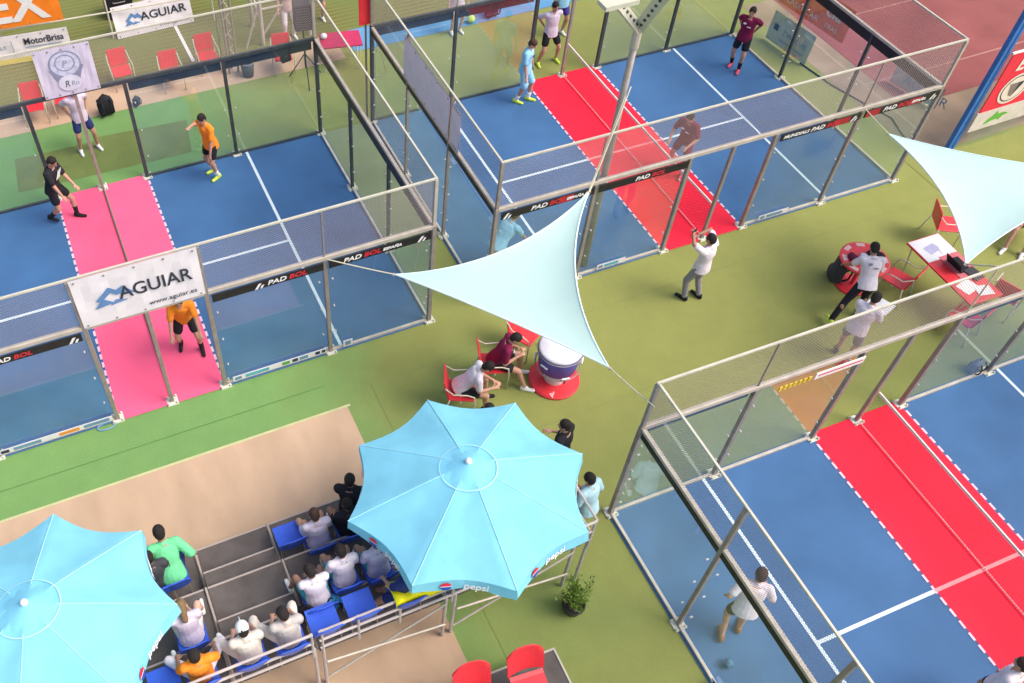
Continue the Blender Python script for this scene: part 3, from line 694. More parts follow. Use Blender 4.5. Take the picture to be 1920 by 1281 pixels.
def blue_chair(PM=None, name='plastic_chair'):
    BLUEP_ = PM or BLUEP
    o = thing(name, (0,0,0), '', 'chair')
    mb = MB(); n = 6
    prof = [(.22,.43),(.05,.42),(-.14,.425),(-.19,.45)]
    for a, b in zip(prof, prof[1:]): mb.hexa([(-.22,b[0],b[1]-.02),(.22,b[0],b[1]-.02),(.22,a[0],a[1]-.02),(-.22,a[0],a[1]-.02),(-.22,b[0],b[1]),(.22,b[0],b[1]),(.22,a[0],a[1]),(-.22,a[0],a[1])])
    mb.build('seat', BLUEP_, o)
    mb = MB(); n = 8
    def Pb(i, j, off):
        x = -.24+.48*i/n; z = .45+.44*j/5; cr = .05*(1-(2*i/n-1)**2)
        z -= .12*abs(2*i/n-1)**4*(j/5)**3
        return (x, -.19-.12*j/5-cr-off, z)
    for off, fl in ((0, 1), (.02, -1)):
        for i in range(n):
            for j in range(5):
                q = [Pb(i,j,off),Pb(i+1,j,off),Pb(i+1,j+1,off),Pb(i,j+1,off)]; mb.poly(q if fl < 0 else q[::-1])
    for i in range(n): mb.poly([Pb(i,5,0),Pb(i+1,5,0),Pb(i+1,5,.02),Pb(i,5,.02)])
    mb.build('backrest', BLUEP_, o, smooth=True)
    for s in (-1, 1):
        MB().tube([(s*.20,.18,0),(s*.19,.17,.41)], .012, 6).build('leg', STEEL, o); MB().tube([(s*.20,-.20,0),(s*.19,-.15,.41)], .012, 6).build('leg', STEEL, o)
    return o
def inst(proto, used, loc, rz, label, group):
    o = proto if not used else copy_tree(proto)
    used.append(1); o.location = loc; o.rotation_euler = (0,0,rz); o['label'] = label; o['group'] = group; return o
rc = red_chair(); ru = []; GRC = 'red patio chairs with cream tubular frames'
def RC(loc, deg, label, z=0):
    o = inst(rc, ru, (loc[0], loc[1]-(.22 if loc[1] > 8.9 else 0), z), R(deg), label, GRC); k = .94 if loc[1] > 8.5 else 1.0; o.scale = (k, k, k); return o
RC((-2.05, 9.35), 172, 'red patio chair cut off by the left edge near the field')
RC(( -.90, 9.22), 176, 'red patio chair left of the emblem poster by the field')
RC((-.20, 9.25), 172, 'red patio chair half hidden behind the emblem poster')
RC((1.24, 9.80), 182, 'red patio chair right of the emblem poster, leftmost of three')
RC((2.32, 9.28), 178, 'red patio chair in the middle of the three behind the left court')
RC((3.30, 9.65), 180, 'red patio chair below the AGUIAR banner on the field edge, right of the three')
RC((5.0, 8.75), 170, 'red patio chair with a black bag near the tripod loudspeaker')
RC((4.70, -2.02), -115, 'red chair under the seated person in the white shirt')
RC((5.50, -1.70), -110, 'red chair under the seated person in the maroon shirt')
RC((6.35, -1.30), -150, 'empty red chair tucked under the edge of the middle sail')
RC((13.75, -2.85), 20, 'empty red chair left of the white and red folding table')
RC((14.25, -4.1), 15, 'red chair seen through mesh below the folding table')
RC((15.45, -3.95), -70, 'red chair at the right edge seen through mesh')
RC((15.75, -2.0), -120, 'red chair behind the folding table with the laptop')
bc = blue_chair(); bu = []; GBC = 'blue plastic chairs on the grandstand'
T1, T2, T3 = .45, .90, 1.20
def BCc(x, y, z, label, deg=0):
    o = inst(bc, bu, (x, y, z), R(deg), label, GBC); o.scale = (.92, .92, .90); return o
sc2 = blue_chair(REDP, 'shell_chair'); su = []
for px, py, lb_ in ((883, 1258, 'left of the two rounded red chairs on the low platform'), (985, 1228, 'right of the two rounded red chairs on the low platform')):
    q = at(px, py, 1.24); o = inst(sc2, su, (q.x, q.y-.30, .30), R(174), lb_, 'rounded red chairs on the low platform'); o.scale = (1.12, 1.1, 1.06)
def pave(px, py, z): v = at(px, py, z); return v.x, v.y

# ------------------------------------------------------------------ people
SKIN = [mat('skin_light', (.62,.38,.29), .6, .06, 20), mat('skin_tan', (.50,.27,.19), .6, .06, 20), mat('skin_brown', (.36,.19,.13), .6, .06, 20)]
HAIR = mat('dark_hair', (.018,.013,.012), .7, .4, 60, .5); HAIRB = mat('blonde_hair', (.22,.14,.07), .7, .3, 60, .5); HAIRN = mat('brown_hair', (.06,.03,.02), .7, .3, 60, .5)
EYE = mat('eye_dark', (.02,.015,.015), .3); LIP = mat('lip', (.32,.10,.09), .5)
CL = {}
def cloth(name, col): return mat('cloth_'+name, col, .85, .07, 14, .25, 0, .15, 30)
WTEE = cloth('white', (.72,.66,.72)); BLKC = cloth('black', (.022,.022,.028)); ORC = cloth('orange', (.90,.27,.03)); LBL = cloth('light_blue', (.28,.58,.78)); MAR = cloth('maroon', (.20,.015,.06))
GRYP = cloth('grey', (.26,.25,.27)); NVY = cloth('navy', (.03,.045,.16)); TEAL = cloth('teal', (.06,.34,.38)); GRNC = cloth('mint_green', (.16,.62,.30)); CRM = cloth('cream', (.68,.62,.54)); DGR = cloth('dark_grey', (.06,.06,.07)); PINK = cloth('pink', (.70,.10,.16)); YEL = cloth('fluor_yellow', (.60,.75,.10)); PURP = cloth('purple', (.08,.06,.35)); LILW = cloth('lilac_white', (.62,.55,.66))
def remesh(mb, name, mats, parent, vox, smooth=4, noise_amt=0.0, colour=None, fac=.5):
    me = bpy.data.meshes.new('tmp'); me.from_pydata(mb.v, [], mb.f); me.update()
    o = bpy.data.objects.new('tmp', me)
    md = o.modifiers.new('r', 'REMESH'); md.mode = 'VOXEL'; md.voxel_size = vox; md.use_smooth_shade = True
    ms = o.modifiers.new('s', 'SMOOTH'); ms.factor = fac; ms.iterations = smooth
    m2 = evaluated(o); bpy.data.meshes.remove(me)
    m2.name = name; m2.materials.clear()
    for mm in mats: m2.materials.append(mm)
    if noise_amt:
        cs = [v.co.copy() for v in m2.vertices]; ns = [v.normal.copy() for v in m2.vertices]; fl_ = []
        for c, n_ in zip(cs, ns): fl_ += list(c + n_*((noise.noise(c*9.0)*.6 + noise.noise(c*21.0)*.4)*noise_amt))
        m2.vertices.foreach_set('co', fl_); m2.update()
    if colour:
        for p in m2.polygons:
            i = colour(p.center)
            if i: p.material_index = i
    for p in m2.polygons: p.use_smooth = True
    r = bpy.data.objects.new(name, m2); COL.objects.link(r)
    if parent is not None: r.parent = parent
    return r
def ik(a, t, l1, l2, hint):
    d = t-a; D = d.length
    if D > (l1+l2)*.998: t = a + d*((l1+l2)*.998/D); d = t-a; D = d.length
    D = max(D, abs(l1-l2)+.02); dn = d.normalized(); x = (l1*l1-l2*l2+D*D)/(2*D); h = math.sqrt(max(0, l1*l1-x*x))
    hh = hint - dn*hint.dot(dn); hh = hh.normalized() if hh.length > 1e-4 else Vector((0,1,0))
    return a + dn*x + hh*h, t
NP = 0
def person(loc, deg, label, top=WTEE, bot=BLKC, shoe=WHTP, sock=None, skin=1, hair=HAIR, hairlen=0, pel=(0,0,.93), lean=(0,0), twist=0,
           hl=None, hr=None, fl=None, fr=None, head=(0,0), sleeves=.55, legs=.62, scale=1.0, cap=None, held=None, kneeL=None, kneeR=None, stripes=None, coarse=False, number=None, group=None, logo=None):
    """local frame: x right, y forward, z up.  hl/hr hand targets, fl/fr ankle targets, lean=(sideways, forward) radians, head=(turn, nod)"""
    root = thing('person', loc, label, 'person', R(deg-90), group); root.scale = (scale,)*3
    V = Vector
    P = V(pel); up = V((math.sin(lean[0]), math.sin(lean[1]), 0)); up.z = math.sqrt(max(.02, 1-up.x**2-up.y**2)); up.normalize()
    rt = V((math.cos(twist), math.sin(twist), 0)); rt = (rt - up*rt.dot(up)).normalized(); fw = up.cross(rt)
    waist = P + up*.10 + V((0,0,.02)); chest = P + up*.34; neck = P + up*.52; hc = neck + up*.045
    hd = (up*.55 + V((0,0,.45)) + fw*.10 - V((0,0,1))*.0).normalized()
    hq = Matrix.Rotation(head[0], 3, hd)
    hf = hq @ (fw - hd*fw.dot(hd)).normalized(); hs = hd.cross(hf)*-1; hs = hf.cross(hd)
    nod = Matrix.Rotation(-head[1], 3, hs); hf2 = nod @ hf; hu = nod @ hd
    HC = neck + hd*.085 + hu*.075 + hf2*.02
    sh = {s: neck - up*.055 + rt*(.175*s) for s in (-1, 1)}
    hip = {s: P + V((math.cos(twist*.5)*.09*s, math.sin(twist*.5)*.09*s, -.02)) for s in (-1, 1)}
    ft = {-1: V(fl) if fl else V((-.12, 0, .08)), 1: V(fr) if fr else V((.12, 0, .08))}
    hn = {-1: V(hl) if hl else sh[-1] + V((-.10,.08,-.53)), 1: V(hr) if hr else sh[1] + V((.10,.08,-.53))}
    bod = MB(); vx = .0115 if coarse else .0085
    elb = {}; kn = {}; wr = {}
    for s in (-1, 1):
        elb[s], wr[s] = ik(sh[s], hn[s], .285, .255, V((s*.6,-1,-.35)))
        k_h = (kneeL if s < 0 else kneeR) or (s*.25, 1, .15)
        kn[s], ft[s] = ik(hip[s], ft[s], .44, .43, V(k_h))
    fwd_foot = {}
    for s in (-1, 1):
        bod.cap(hip[s], kn[s], .083, .056, 12); bod.cap(kn[s], ft[s], .055, .036, 12)
        cm = kn[s].lerp(ft[s], .3); bod.ell(cm + (V((0,-1,0))*.012), .052, .055, .10, 10)
        bod.cap(ft[s]+V((0,-.03,-.045)), ft[s]+V((s*.02,.14,-.055)), .032, .026, 8)
        bod.cap(sh[s], elb[s], .052, .040, 10); bod.cap(elb[s], wr[s], .040, .026, 10)
        # hand: palm, four fingers of unequal length, thumb from the palm side
        d = (wr[s]-elb[s]).normalized(); side = d.cross(V((0,0,1))); side = side.normalized() if side.length > .1 else V((1,0,0)); pn = d.cross(side).normalized()
        fs = 1 if side.dot(rt)*s < 0 else -1
        pe = wr[s] + d*.085
        bod.cap(wr[s], pe, .028, .036, 8, .5, pn)
        for q, ln in ((-1.5,.062),(-.5,.072),(.5,.068),(1.5,.052)):
            b0 = pe + side*(q*.019) + d*.008; b1 = b0 + d*(ln*.55) + side*(q*.004) + pn*.006; b2 = b1 + (d*.75 + pn*.65).normalized()*(ln*.5)
            bod.cap(b0, b1, .0100, .0095, 6); bod.cap(b1, b2, .0095, .008, 6)
        t0 = wr[s] + d*.03 + side*(fs*.028); t1 = t0 + (d*.7 + side*fs*.7).normalized()*.04; bod.cap(t0, t1, .012, .0105, 6); bod.cap(t1, t1+(d*.95+side*fs*.2).normalized()*.03, .0105, .009, 6)
    def torso(mb, g, z0=-.10, z1=.50):
        prof = [(-.10,.135,.105),(-.02,.155,.115),(.10,.135,.098),(.22,.145,.105),(.34,.165,.115),(.44,.165,.10),(.50,.10,.075)]
        rings = []
        for t, a, b in prof:
            if t < z0-1e-6 or t > z1+1e-6: continue
            c = P.lerp(waist, min(1, max(0, (t+.1)/.2))) if False else P + up*t
            rings.append(mb.ring(c, rt*(a+g), fw*(b+g), 16))
        mb.loft(rings, 16)
    torso(bod, 0); bod.cap(neck-up*.05, HC-hu*.06, .056, .050, 10); bod.cap(sh[-1], sh[1], .055, .055, 10)
    Mh = Matrix((hs, hf2, hu)).transposed().to_4x4()
    bod.ell(HC+hu*.015, .076, .094, .105, 14, Mh); bod.ell(HC-hu*.055+hf2*.022, .055, .066, .062, 12, Mh)
    bod.cap(HC+hf2*.088-hu*.002, HC+hf2*.106-hu*.028, .010, .014, 6)
    for s in (-1, 1): bod.ell(HC+hs*(s*.078)-hf2*.005-hu*.005, .012, .022, .032, 8, Mh)
    bod.cap(HC+hf2*.086-hu*.064-hs*.02, HC+hf2*.086-hu*.064+hs*.02, .010, .010, 6)
    eyes = [HC+hf2*.088+hs*(s*.032)+hu*.008 for s in (-1, 1)]; mouth = HC+hf2*.094-hu*.064
    def colr(c):
        for e in eyes:
            if (c-e).length < .0145: return 1
        m_ = c-mouth
        if abs(m_.dot(hs)) < .026 and abs(m_.dot(hu)) < .009 and m_.dot(hf2) > -.02: return 2
        return 0
    remesh(bod, 'body', [SKIN[skin], EYE, LIP], root, vx, 3, 0, colr)
    # hair
    h = MB(); h.ell(HC+hu*.034-hf2*.012, .086, .100, .098, 14, Mh); h.ell(HC-hf2*.040+hu*.0, .080, .072, .095, 12, Mh)
    if hairlen: h.cap(HC-hf2*.05, HC-hf2*.075-hu*.18, .07, .045, 10)
    if not (cap and cap[1]):
        for s in range(14):
            a = s*2.4; h.ell(HC+hu*(.095-.006*s)+hs*math.cos(a)*.004*s-hf2*(.01+.006*s*math.sin(a)), .03, .03, .02, 6)
    remesh(h, 'hair', [hair], root, .010, 1, .004)
    if cap:
        h = MB(); h.ell(HC+hu*.045, .094, .108, .092, 16, Mh); h.cap(HC+hf2*.08+hu*.05, HC+hf2*.16+hu*.035, .065, .05, 12, .18, hs)
        remesh(h, 'cap', [cap[0]], root, .009, 2)
    # shirt
    g = .018; s_ = MB(); torso(s_, g, .02, .45)
    lo = P + up*-.10; r0 = s_.ring(lo, rt*.196, fw*.160, 16); r1 = s_.ring(P+up*.04, rt*.180, fw*.142, 16); r2 = s_.ring(P+up*.16, rt*.160, fw*.122, 16); s_.loft([r0, r1, r2], 16)
    s_.ell(P+up*.425-fw*.002, .165, .122, .085, 14, Matrix((rt, fw, up)).transposed().to_4x4())
    s_.cap(sh[-1], sh[1], .070, .070, 10); s_.cap(neck-up*.06, neck-up*.012, .080, .066, 10)
    for s in (-1, 1):
        e = sh[s].lerp(elb[s], min(1, sleeves*1.35)); s_.cap(sh[s], e, .072, .066, 12)
        if sleeves > 1: s_.cap(elb[s], elb[s].lerp(wr[s], .9), .055, .040, 10)
    sh_o = remesh(s_, 'shirt', [top, WHTP], root, .0115, 3, .007)
    # shorts or trousers
    b_ = MB(); rr = [b_.ring(P+up*t, rt*a, fw*b, 16) for t, a, b in ((-.13,.15,.12),(-.05,.168,.130),(.03,.150,.112))]; b_.loft(rr, 16)
    for s in (-1, 1):
        if legs <= 1: b_.cap(hip[s], hip[s].lerp(kn[s], legs), .098, .090, 12)
        else:
            b_.cap(hip[s], kn[s], .098, .070, 12); b_.cap(kn[s], kn[s].lerp(ft[s], legs-1), .070, .056, 12)
    remesh(b_, 'trousers' if legs > 1 else 'shorts', [bot], root, .0115, 3, .006)
    if sock:
        for s in (-1, 1): 
            k = MB(); k.cap(ft[s]+V((0,0,-.01)), ft[s].lerp(kn[s], .45 if sock is not WHTP else .3), .042, .054, 10); remesh(k, 'sock', [sock], root, .012, 1)
    for s in (-1, 1):
        k = MB(); f = ft[s]; k.cap(f+V((0,-.045,-.042)), f+V((s*.02,.16,-.052)), .042, .036, 10, 1, V((0,0,1))); k.cap(f+V((0,-.03,0)), f+V((0,.03,-.02)), .045, .042, 10); remesh(k, 'shoe', [shoe], root, .010, 1)
    if stripes:
        for k in range(3):
            a = -.15+.05*k
            MB().hexa([chest+rt*(a)+fw*(.137)+up*(.10), chest+rt*(a+.02)+fw*.137+up*.10, chest+rt*(a+.12)+fw*.142-up*.06, chest+rt*(a+.10)+fw*.142-up*.06,
                       chest+rt*(a)+fw*(.145)+up*(.10), chest+rt*(a+.02)+fw*.145+up*.10, chest+rt*(a+.12)+fw*.15-up*.06, chest+rt*(a+.10)+fw*.15-up*.06]).build('shirt_stripe', WHTP, root)
    if number:
        M = frame(P+up*.30-fw*(.152)+rt*0, -rt*-1 if False else rt, up); M = frame(P+up*.20-fw*.156, rt, up)
        text(number, .16, 'shirt_number', DGR, root, M @ Matrix.Rotation(0, 4, 'Z'), .002, 1, 0, 'CENTER')
    if logo:
        lm, ls = logo; sg_ = 1 if ls == 'front' else -1; b0 = .118 if sg_ > 0 else .112
        for a, t, w_, h_ in ((.07*sg_, .40, .022, .026), (-.045*sg_, .33, .055, .014)):
            c = P + up*t + rt*a + fw*(sg_*(b0+.030))
            MB().cap(c - rt*w_*.6, c + rt*w_*.6, h_, h_, 8, .5, fw).build('shirt_print', lm, root)
    if held:
        kind, s, mm = held; c = wr[s] + (wr[s]-elb[s]).normalized()*.10
        root['_hold'] = tuple(c)
    root_hand = {s: root.matrix_basis @ (wr[s] + (wr[s]-elb[s]).normalized()*.09) for s in (-1, 1)}
    return root, root_hand, (HC, hf2, hu)
SIT = dict(pel=(0,-.02,.56), fl=(-.15,.42,.08), fr=(.15,.42,.08), lean=(0,.12), hl=(-.16,.32,.66), hr=(.16,.32,.66))
def sit(loc, deg, label, **kw):
    d = dict(SIT); d.update(kw); return person(loc, deg, label, **d)

# players and people around the courts
person((2.37,5.56,.012), 205, 'person in orange shirt and black shorts reaching out an arm on the left court', ORC, BLKC, YEL, WHTP, 1, hr=(-.15,.62,1.72), hl=(-.25,.22,.88), fl=(-.10,.02,.08), fr=(.14,-.06,.08), lean=(0,.12), head=(.1,.1))
person((-.95,5.42,.012), -35, 'person in black shirt with white chest stripes stepping onto the pink zone', BLKC, BLKC, BLKC, BLKC, 1, hl=(-.12,.42,.95), hr=(.20,.30,.88), fl=(-.14,.26,.09), fr=(.12,-.20,.14), lean=(-.05,.16), head=(0,.35), stripes=True, pel=(0,0,.90))
person((.62,1.05,.017), -100, 'person in orange shirt and black socks below the big AGUIAR banner', ORC, BLKC, BLKC, BLKC, 1, fl=(-.20,.10,.08), fr=(.17,-.10,.08), lean=(0,.35), hl=(-.25,.40,.85), hr=(.25,.40,.85), pel=(0,-.05,.88))
person((-.02,7.50,0), -78, 'person in white shirt and dark shorts behind the net post of the left court', LILW, NVY, WHTP, None, 1, fl=(-.20,.05,.08), fr=(.19,.0,.08), hl=(-.20,-.05,1.02), hr=(.20,-.05,1.02), hair=HAIRN)
person((9.86,5.44,.012), -45, 'person all in light blue looking down at the edge of the red zone', LBL, LBL, YEL, WHTP, 1, logo=(NVY,'front'), fl=(-.08,.14,.08), fr=(.12,-.10,.08), head=(0,.45), lean=(0,.05), hair=HAIRN, legs=.9)
person((11.18,6.60,0), -92, 'person in white shirt and black shorts standing legs apart beyond the red zone', LILW, BLKC, YEL, None, 1, fl=(-.25,.0,.08), fr=(.25,.0,.08), pel=(0,0,.90), hl=(-.14,-.16,1.0), hr=(.14,-.16,1.0))
person((15.44,4.62,.012), 215, 'person in maroon shirt and pink shoes in the far corner of the far court', MAR, BLKC, PINK, BLKC, 1, logo=(WHTP,'front'), hl=(-.15,-.16,1.0), hr=(.15,-.16,1.0), lean=(0,.05), fl=(-.12,.10,.08), fr=(.12,-.08,.08))
person((11.90,1.88,.017), 205, 'person in maroon kit seen through the mesh at the red zone edge', MAR, MAR, PINK, WHTP, 1, logo=(WHTP,'front'), lean=(0,.25), hl=(-.22,.35,1.0), hr=(.22,.35,1.0), fl=(-.18,.12,.08), fr=(.18,-.10,.08), pel=(0,-.05,.89), head=(0,.2))
person((6.80,.62,.012), 20, 'person in light blue bending in the near left corner of the far court', LBL, LBL, LBL, None, 1, lean=(0,.75), pel=(0,-.12,.86), hl=(-.2,.50,.75), hr=(.2,.50,.75), fl=(-.17,.05,.08), fr=(.17,-.12,.08), legs=.9, hair=HAIRN)
r, H, _ = person((10.0,-1.42,0), 108, 'person in white shirt and grey trousers filming with a phone in the walkway', WTEE, GRYP, BLKC, None, 2, hl=(-.13,.30,1.60), hr=(.03,.27,1.52), fl=(-.13,.05,.08), fr=(.13,-.10,.08), legs=1.95, lean=(0,-.02), pel=(0,-.02,.94))
ph = (H[-1]+H[1])/2 + Vector((0,0,.05)); o = MB().box(-.075,.075,-.006,.006,-.04,.04).build('phone', BLKC, bevel=.004); o.location = ph; o.rotation_euler = (0,0,R(20)); tag(o, 'black phone held up by the person in grey trousers', 'phone')
person((12.55,-3.10,0), 62, 'person in white shirt and dark trousers leaning over the round table', WTEE, BLKC, YEL, None, 2, logo=(GRYP,'back'), lean=(0,.55), pel=(.02,.14,.90), hl=(-.25,.66,.86), hr=(.22,.60,.86), fl=(-.50,-.22,.08), fr=(.18,.10,.08), legs=1.95, head=(0,.3))
r, H, _ = person((11.72,-3.78,0), 25, 'person in white shirt reading a sheet behind the nearest court mesh', WTEE, GRYP, DGR, None, 1, hl=(-.05,.42,1.12), hr=(.16,.40,1.08), fl=(-.12,.12,.08), fr=(.12,-.10,.08), legs=.8, lean=(0,.15), head=(0,.5))
o = MB().box(-.15,.15,-.21,.21,0,.004).build('paper_sheet', WHTP); o.location = (H[-1]+H[1])/2 + Vector((.10,.02,.01)); o.rotation_euler = (R(-8),R(-12),R(15)); tag(o, 'white paper sheet held by the person behind the mesh', 'paper')
sit((4.74,-2.0,0), -25, 'seated person in white shirt and black shorts hunched over a phone', top=WTEE, skin=1, lean=(0,.62), hl=(-.08,.52,.62), hr=(.10,.50,.62), head=(0,.5), shoe=BLKC)
sit((5.56,-1.70,0), -30, 'seated person in maroon shirt beside the drink cooler', top=MAR, logo=(WHTP,'front'), skin=1, lean=(0,.38), hl=(-.10,.34,.80), hr=(.12,.34,.80), head=(0,.5), fl=(-.15,.45,.08), fr=(.22,.55,.08), shoe=WHTP)
v = at(918,770,1.62); person((v.x, v.y, 0), 70, 'person with only dark hair visible above the edge of the right parasol', BLKC, BLKC, coarse=True)
v = at(1063,800,1.60); person((v.x, v.y, 0), 120, 'person in black shirt with short dark hair at the right of the big parasol', BLKC, BLKC, skin=1, head=(.3,0), hl=(-.1,.25,1.1), hr=(.12,.25,1.1))
v = at(1117,908,1.28); person((v.x, v.y, 0), 110, 'person in light blue shirt sitting high at the grandstand corner', cloth('pale_blue',(.45,.66,.74)), DGR, skin=1, pel=(0,0,.62), hl=(-.18,.30,.75), hr=(.16,.22,.72), fl=(-.12,.2,.08), fr=(.14,.2,.08), lean=(0,.15))
person((6.66,-7.36,.012), 50, 'person in white shirt running inside the nearest court', WTEE, BLKC, cloth('brown_shoe',(.30,.14,.08)), None, 1, lean=(0,.28), fl=(-.12,-.12,.10), fr=(.12,.10,.08), hl=(-.28,.10,.95), hr=(.24,.35,1.02), pel=(0,.02,.91), hair=HAIRN)
v = at(1922,1250,1.62); person((v.x, v.y, .012), 100, 'person in white shirt cut by the lower right corner of the view', WTEE, BLKC, skin=1, hair=HAIRN, coarse=True)
# far and cropped people
v = at(850,66); person((v.x+.1, v.y+.1, 0), -90, 'bare legged person in white shirt standing on the blue path behind the far court', LILW, WTEE, WHTP, None, 0, coarse=True)
v = at(605,75); person((v.x+.2, v.y+.9, 0), -95, 'person in pale shirt behind the red table at the top', LILW, GRYP, coarse=True, skin=1)
v = at(548,78); person((v.x, v.y+.2, 0), -90, 'person in pale pink shirt behind the tripod loudspeaker', cloth('pale_pink',(.55,.40,.38)), WTEE, coarse=True, skin=0, legs=1.9)
v = at(1045,60); person((12.05, 7.6, 0), -90, 'person in pale blue shirt partly hidden behind the one in black shorts', LBL, PURP, coarse=True, skin=1)
v = at(1905,470); sit((v.x+.35, v.y+.25, 0), 205, 'seated bare legged person in dark clothes at the right edge', top=DGR, bot=BLKC, skin=1, fl=(-.2,.50,.08), fr=(.12,.62,.08), shoe=WHTP)
RC((v.x+.40, v.y+.30), 115, 'red chair under the seated person at the right edge')
# ---- grandstand spectators, each on a blue chair
GS = 'spectators on the grandstand'
def spect(px, py, tier, label, clabel, head_z=1.28, deg=90, chair=True, y=None, keep=False, **kw):
    z, y0, y1 = ((T1, -3.95, -3.40), (T2, -5.0, -4.2), (T3, -5.50, -5.20))[tier]
    v = at(px, py, z+head_z-(.20 if keep else .16)); x = v.x; yy = min(y1, max(y0, v.y - (.30 if keep else .06)))
    kw['scale'] = kw.get('scale', 1)*.92; l_ = kw.get('lean', (0,.12)); kw['lean'] = l_ if keep else (l_[0], (l_[1]-.30)*.5); kw['pel'] = (0, -.04, .53)
    if not keep:
        for k_ in ('hl', 'hr'):
            q_ = kw.get(k_, SIT[k_]); kw[k_] = (q_[0]*.9, min(.30, q_[1]*.8), .60)
    if chair: BCc(x, yy-.02, z, clabel)
    return sit((x, yy, z), deg, label, group=GS, **kw)
spect(300,1003,0,'spectator in mint green long sleeved shirt leaning forward in the front row','blue chair under the spectator in mint green', keep=True, top=GRNC, bot=NVY, lean=(.0,.50), hl=(-.30,.34,.58), hr=(.36,.14,.52), head=(0,.0), sleeves=1.3, skin=2, number='1', scale=1.12)
spect(276,1040,0,'spectator in dark shirt and orange shorts beside the left parasol edge','blue chair beside the left parasol edge', top=DGR, bot=ORC, lean=(0,.4), skin=2, coarse=True)
spect(340,1140,1,'blonde spectator in white shirt bowed over a phone in the second row','blue chair under the blonde spectator', top=LILW, bot=CRM, hair=HAIRB, hairlen=1, lean=(0,.55), head=(0,.6), hl=(-.05,.50,.72), hr=(.08,.48,.72), fl=(-.22,.48,.08), fr=(.24,.48,.08), skin=0, legs=.5)
spect(366,1237,2,'spectator in orange shirt and wide white trousers in the back row','blue chair under the spectator in orange', top=ORC, bot=WTEE, lean=(0,.05), legs=1.9, fl=(-.30,.42,.08), fr=(.34,.42,.08), kneeL=(-1.0,1,.2), kneeR=(1.0,1,.2), skin=2, hl=(-.28,.25,.70), hr=(.30,.25,.70))
spect(458,1190,2,'spectator in white cap and cream shirt in the back row','blue chair under the spectator with the white cap', top=CRM, bot=CRM, cap=(WHTP, 1), lean=(0,.30), head=(0,.3), fl=(-.30,.40,.08), kneeL=(-1.0,1,.2), skin=1, legs=1.6)
spect(537,1165,2,'dark haired spectator in patterned pale shirt in the back row','blue chair under the spectator in patterned shirt', top=cloth('patterned_pale',(.50,.46,.44)), bot=CRM, lean=(0,.30), head=(.3,.4), fl=(-.32,.40,.08), kneeL=(-1.0,1,.2), skin=1, legs=1.3)
spect(592,970,0,'spectator in white shirt in the front row beside the empty blue chair','blue chair under the front row spectator in white', top=LILW, bot=WTEE, lean=(0,.35), head=(0,.4), skin=1, hair=HAIRN)
spect(592,1083,1,'second row spectator in white shirt with arms folded, nearest the aisle','blue chair nearest the aisle in the second row', top=WTEE, bot=TEAL, lean=(-.05,.50), head=(.2,.5), hl=(.02,.42,.78), hr=(-.02,.40,.74), skin=2, fl=(-.3,.45,.08))
spect(638,1030,1,'second row spectator in white shirt and teal shorts, middle of three in white','blue chair under the middle one of the second row', top=WTEE, bot=TEAL, lean=(0,.42), head=(0,.3), skin=2)
spect(704,1012,1,'second row spectator in white shirt close to the right parasol edge','blue chair close to the right parasol edge', top=LILW, bot=TEAL, lean=(0,.42), head=(0,.4), skin=2)
spect(660,965,0,'spectator in black clothes in the front row beside the right parasol','blue chair under the spectator in black', top=BLKC, bot=BLKC, lean=(0,.35), skin=2, coarse=True)
v = at(656,920,1.35); person((v.x, v.y, 0), 60, 'dark haired person standing in front of the grandstand', BLKC, BLKC, skin=2, hl=(-.20,.25,.85), hr=(.20,.25,.9), coarse=True)
spect(770,1090,2,'spectator in navy shirt with bare legs stretched out beside the yellow cloth','blue chair behind the yellow cloth', top=NVY, bot=NVY, lean=(0,.1), fl=(-.55,.45,-.25), fr=(-.25,.6,-.25), deg=110, skin=1, coarse=True)
BCc(at(548,1010,T1+.7).x, -3.72, T1, 'empty blue chair in the front row beside the aisle')
BCc(at(612,1165,T3+.7).x, -5.46, T3, 'empty blue chair in the back row, left of the two by the rail')
BCc(at(684,1140,T3+.7).x, -5.46, T3, 'empty blue chair in the back row, right of the two by the rail')
BCc(at(300,1262,T3+.7).x, -5.46, T3, 'empty blue chair beside the left parasol at the bottom edge')
for i, px in enumerate((960, 1050)): BCc(at(px,1040,T3+.7).x, -5.46, T3, ('blue chair under the lower right part of the parasol', 'blue chair at the right end of the grandstand')[i])

# ------------------------------------------------------------------ loose objects
def backpack(loc, z, m, label, sc_=1.0, rz=0):
    o = thing('backpack', (loc[0], loc[1], z), label, 'backpack', rz); o.scale = (sc_,)*3
    b = MB(); b.ell((0,0,.21), .17, .11, .23, 12); b.box(-.14,.14,-.08,.08,.02,.34); b.ell((0,.10,.14), .12, .06, .12, 10)
    remesh(b, 'body', [m], o, .014, 3, .01)
    for s in (-1, 1): MB().tube([(s*.08,-.09,.38),(s*.10,-.17,.28),(s*.10,-.16,.12),(s*.09,-.09,.05)], .016, 6).build('strap', BLKC, o)
    MB().tube([(-.04,0,.42),(0,0,.47),(.04,0,.42)], .010, 6).build('handle', BLKC, o)
    return o
v = at(620,1140,T2+.2); backpack(v, T2, cloth('bag_blue',(.05,.25,.50)), 'blue backpack on the deck behind the second row', 1.1, .3)
v = at(578,1155,T2+.2); backpack((v.x, v.y), T2, BLKC, 'black backpack beside the blue one on the deck', 1.1, -.3)
v = at(1572,508,.2); backpack(v, 0, DGR, 'dark grey backpack on the turf left of the round table', 1.3, .8)
v = at(197,195,.3); backpack(v, .02, BLKC, 'black backpack behind the person at the net post', 1.2, .2)
v = at(922,18,.2); backpack(v, .01, cloth('bag_purple',(.10,.02,.06)), 'dark purple bag on the blue path beyond the far court', 1.2, .2)
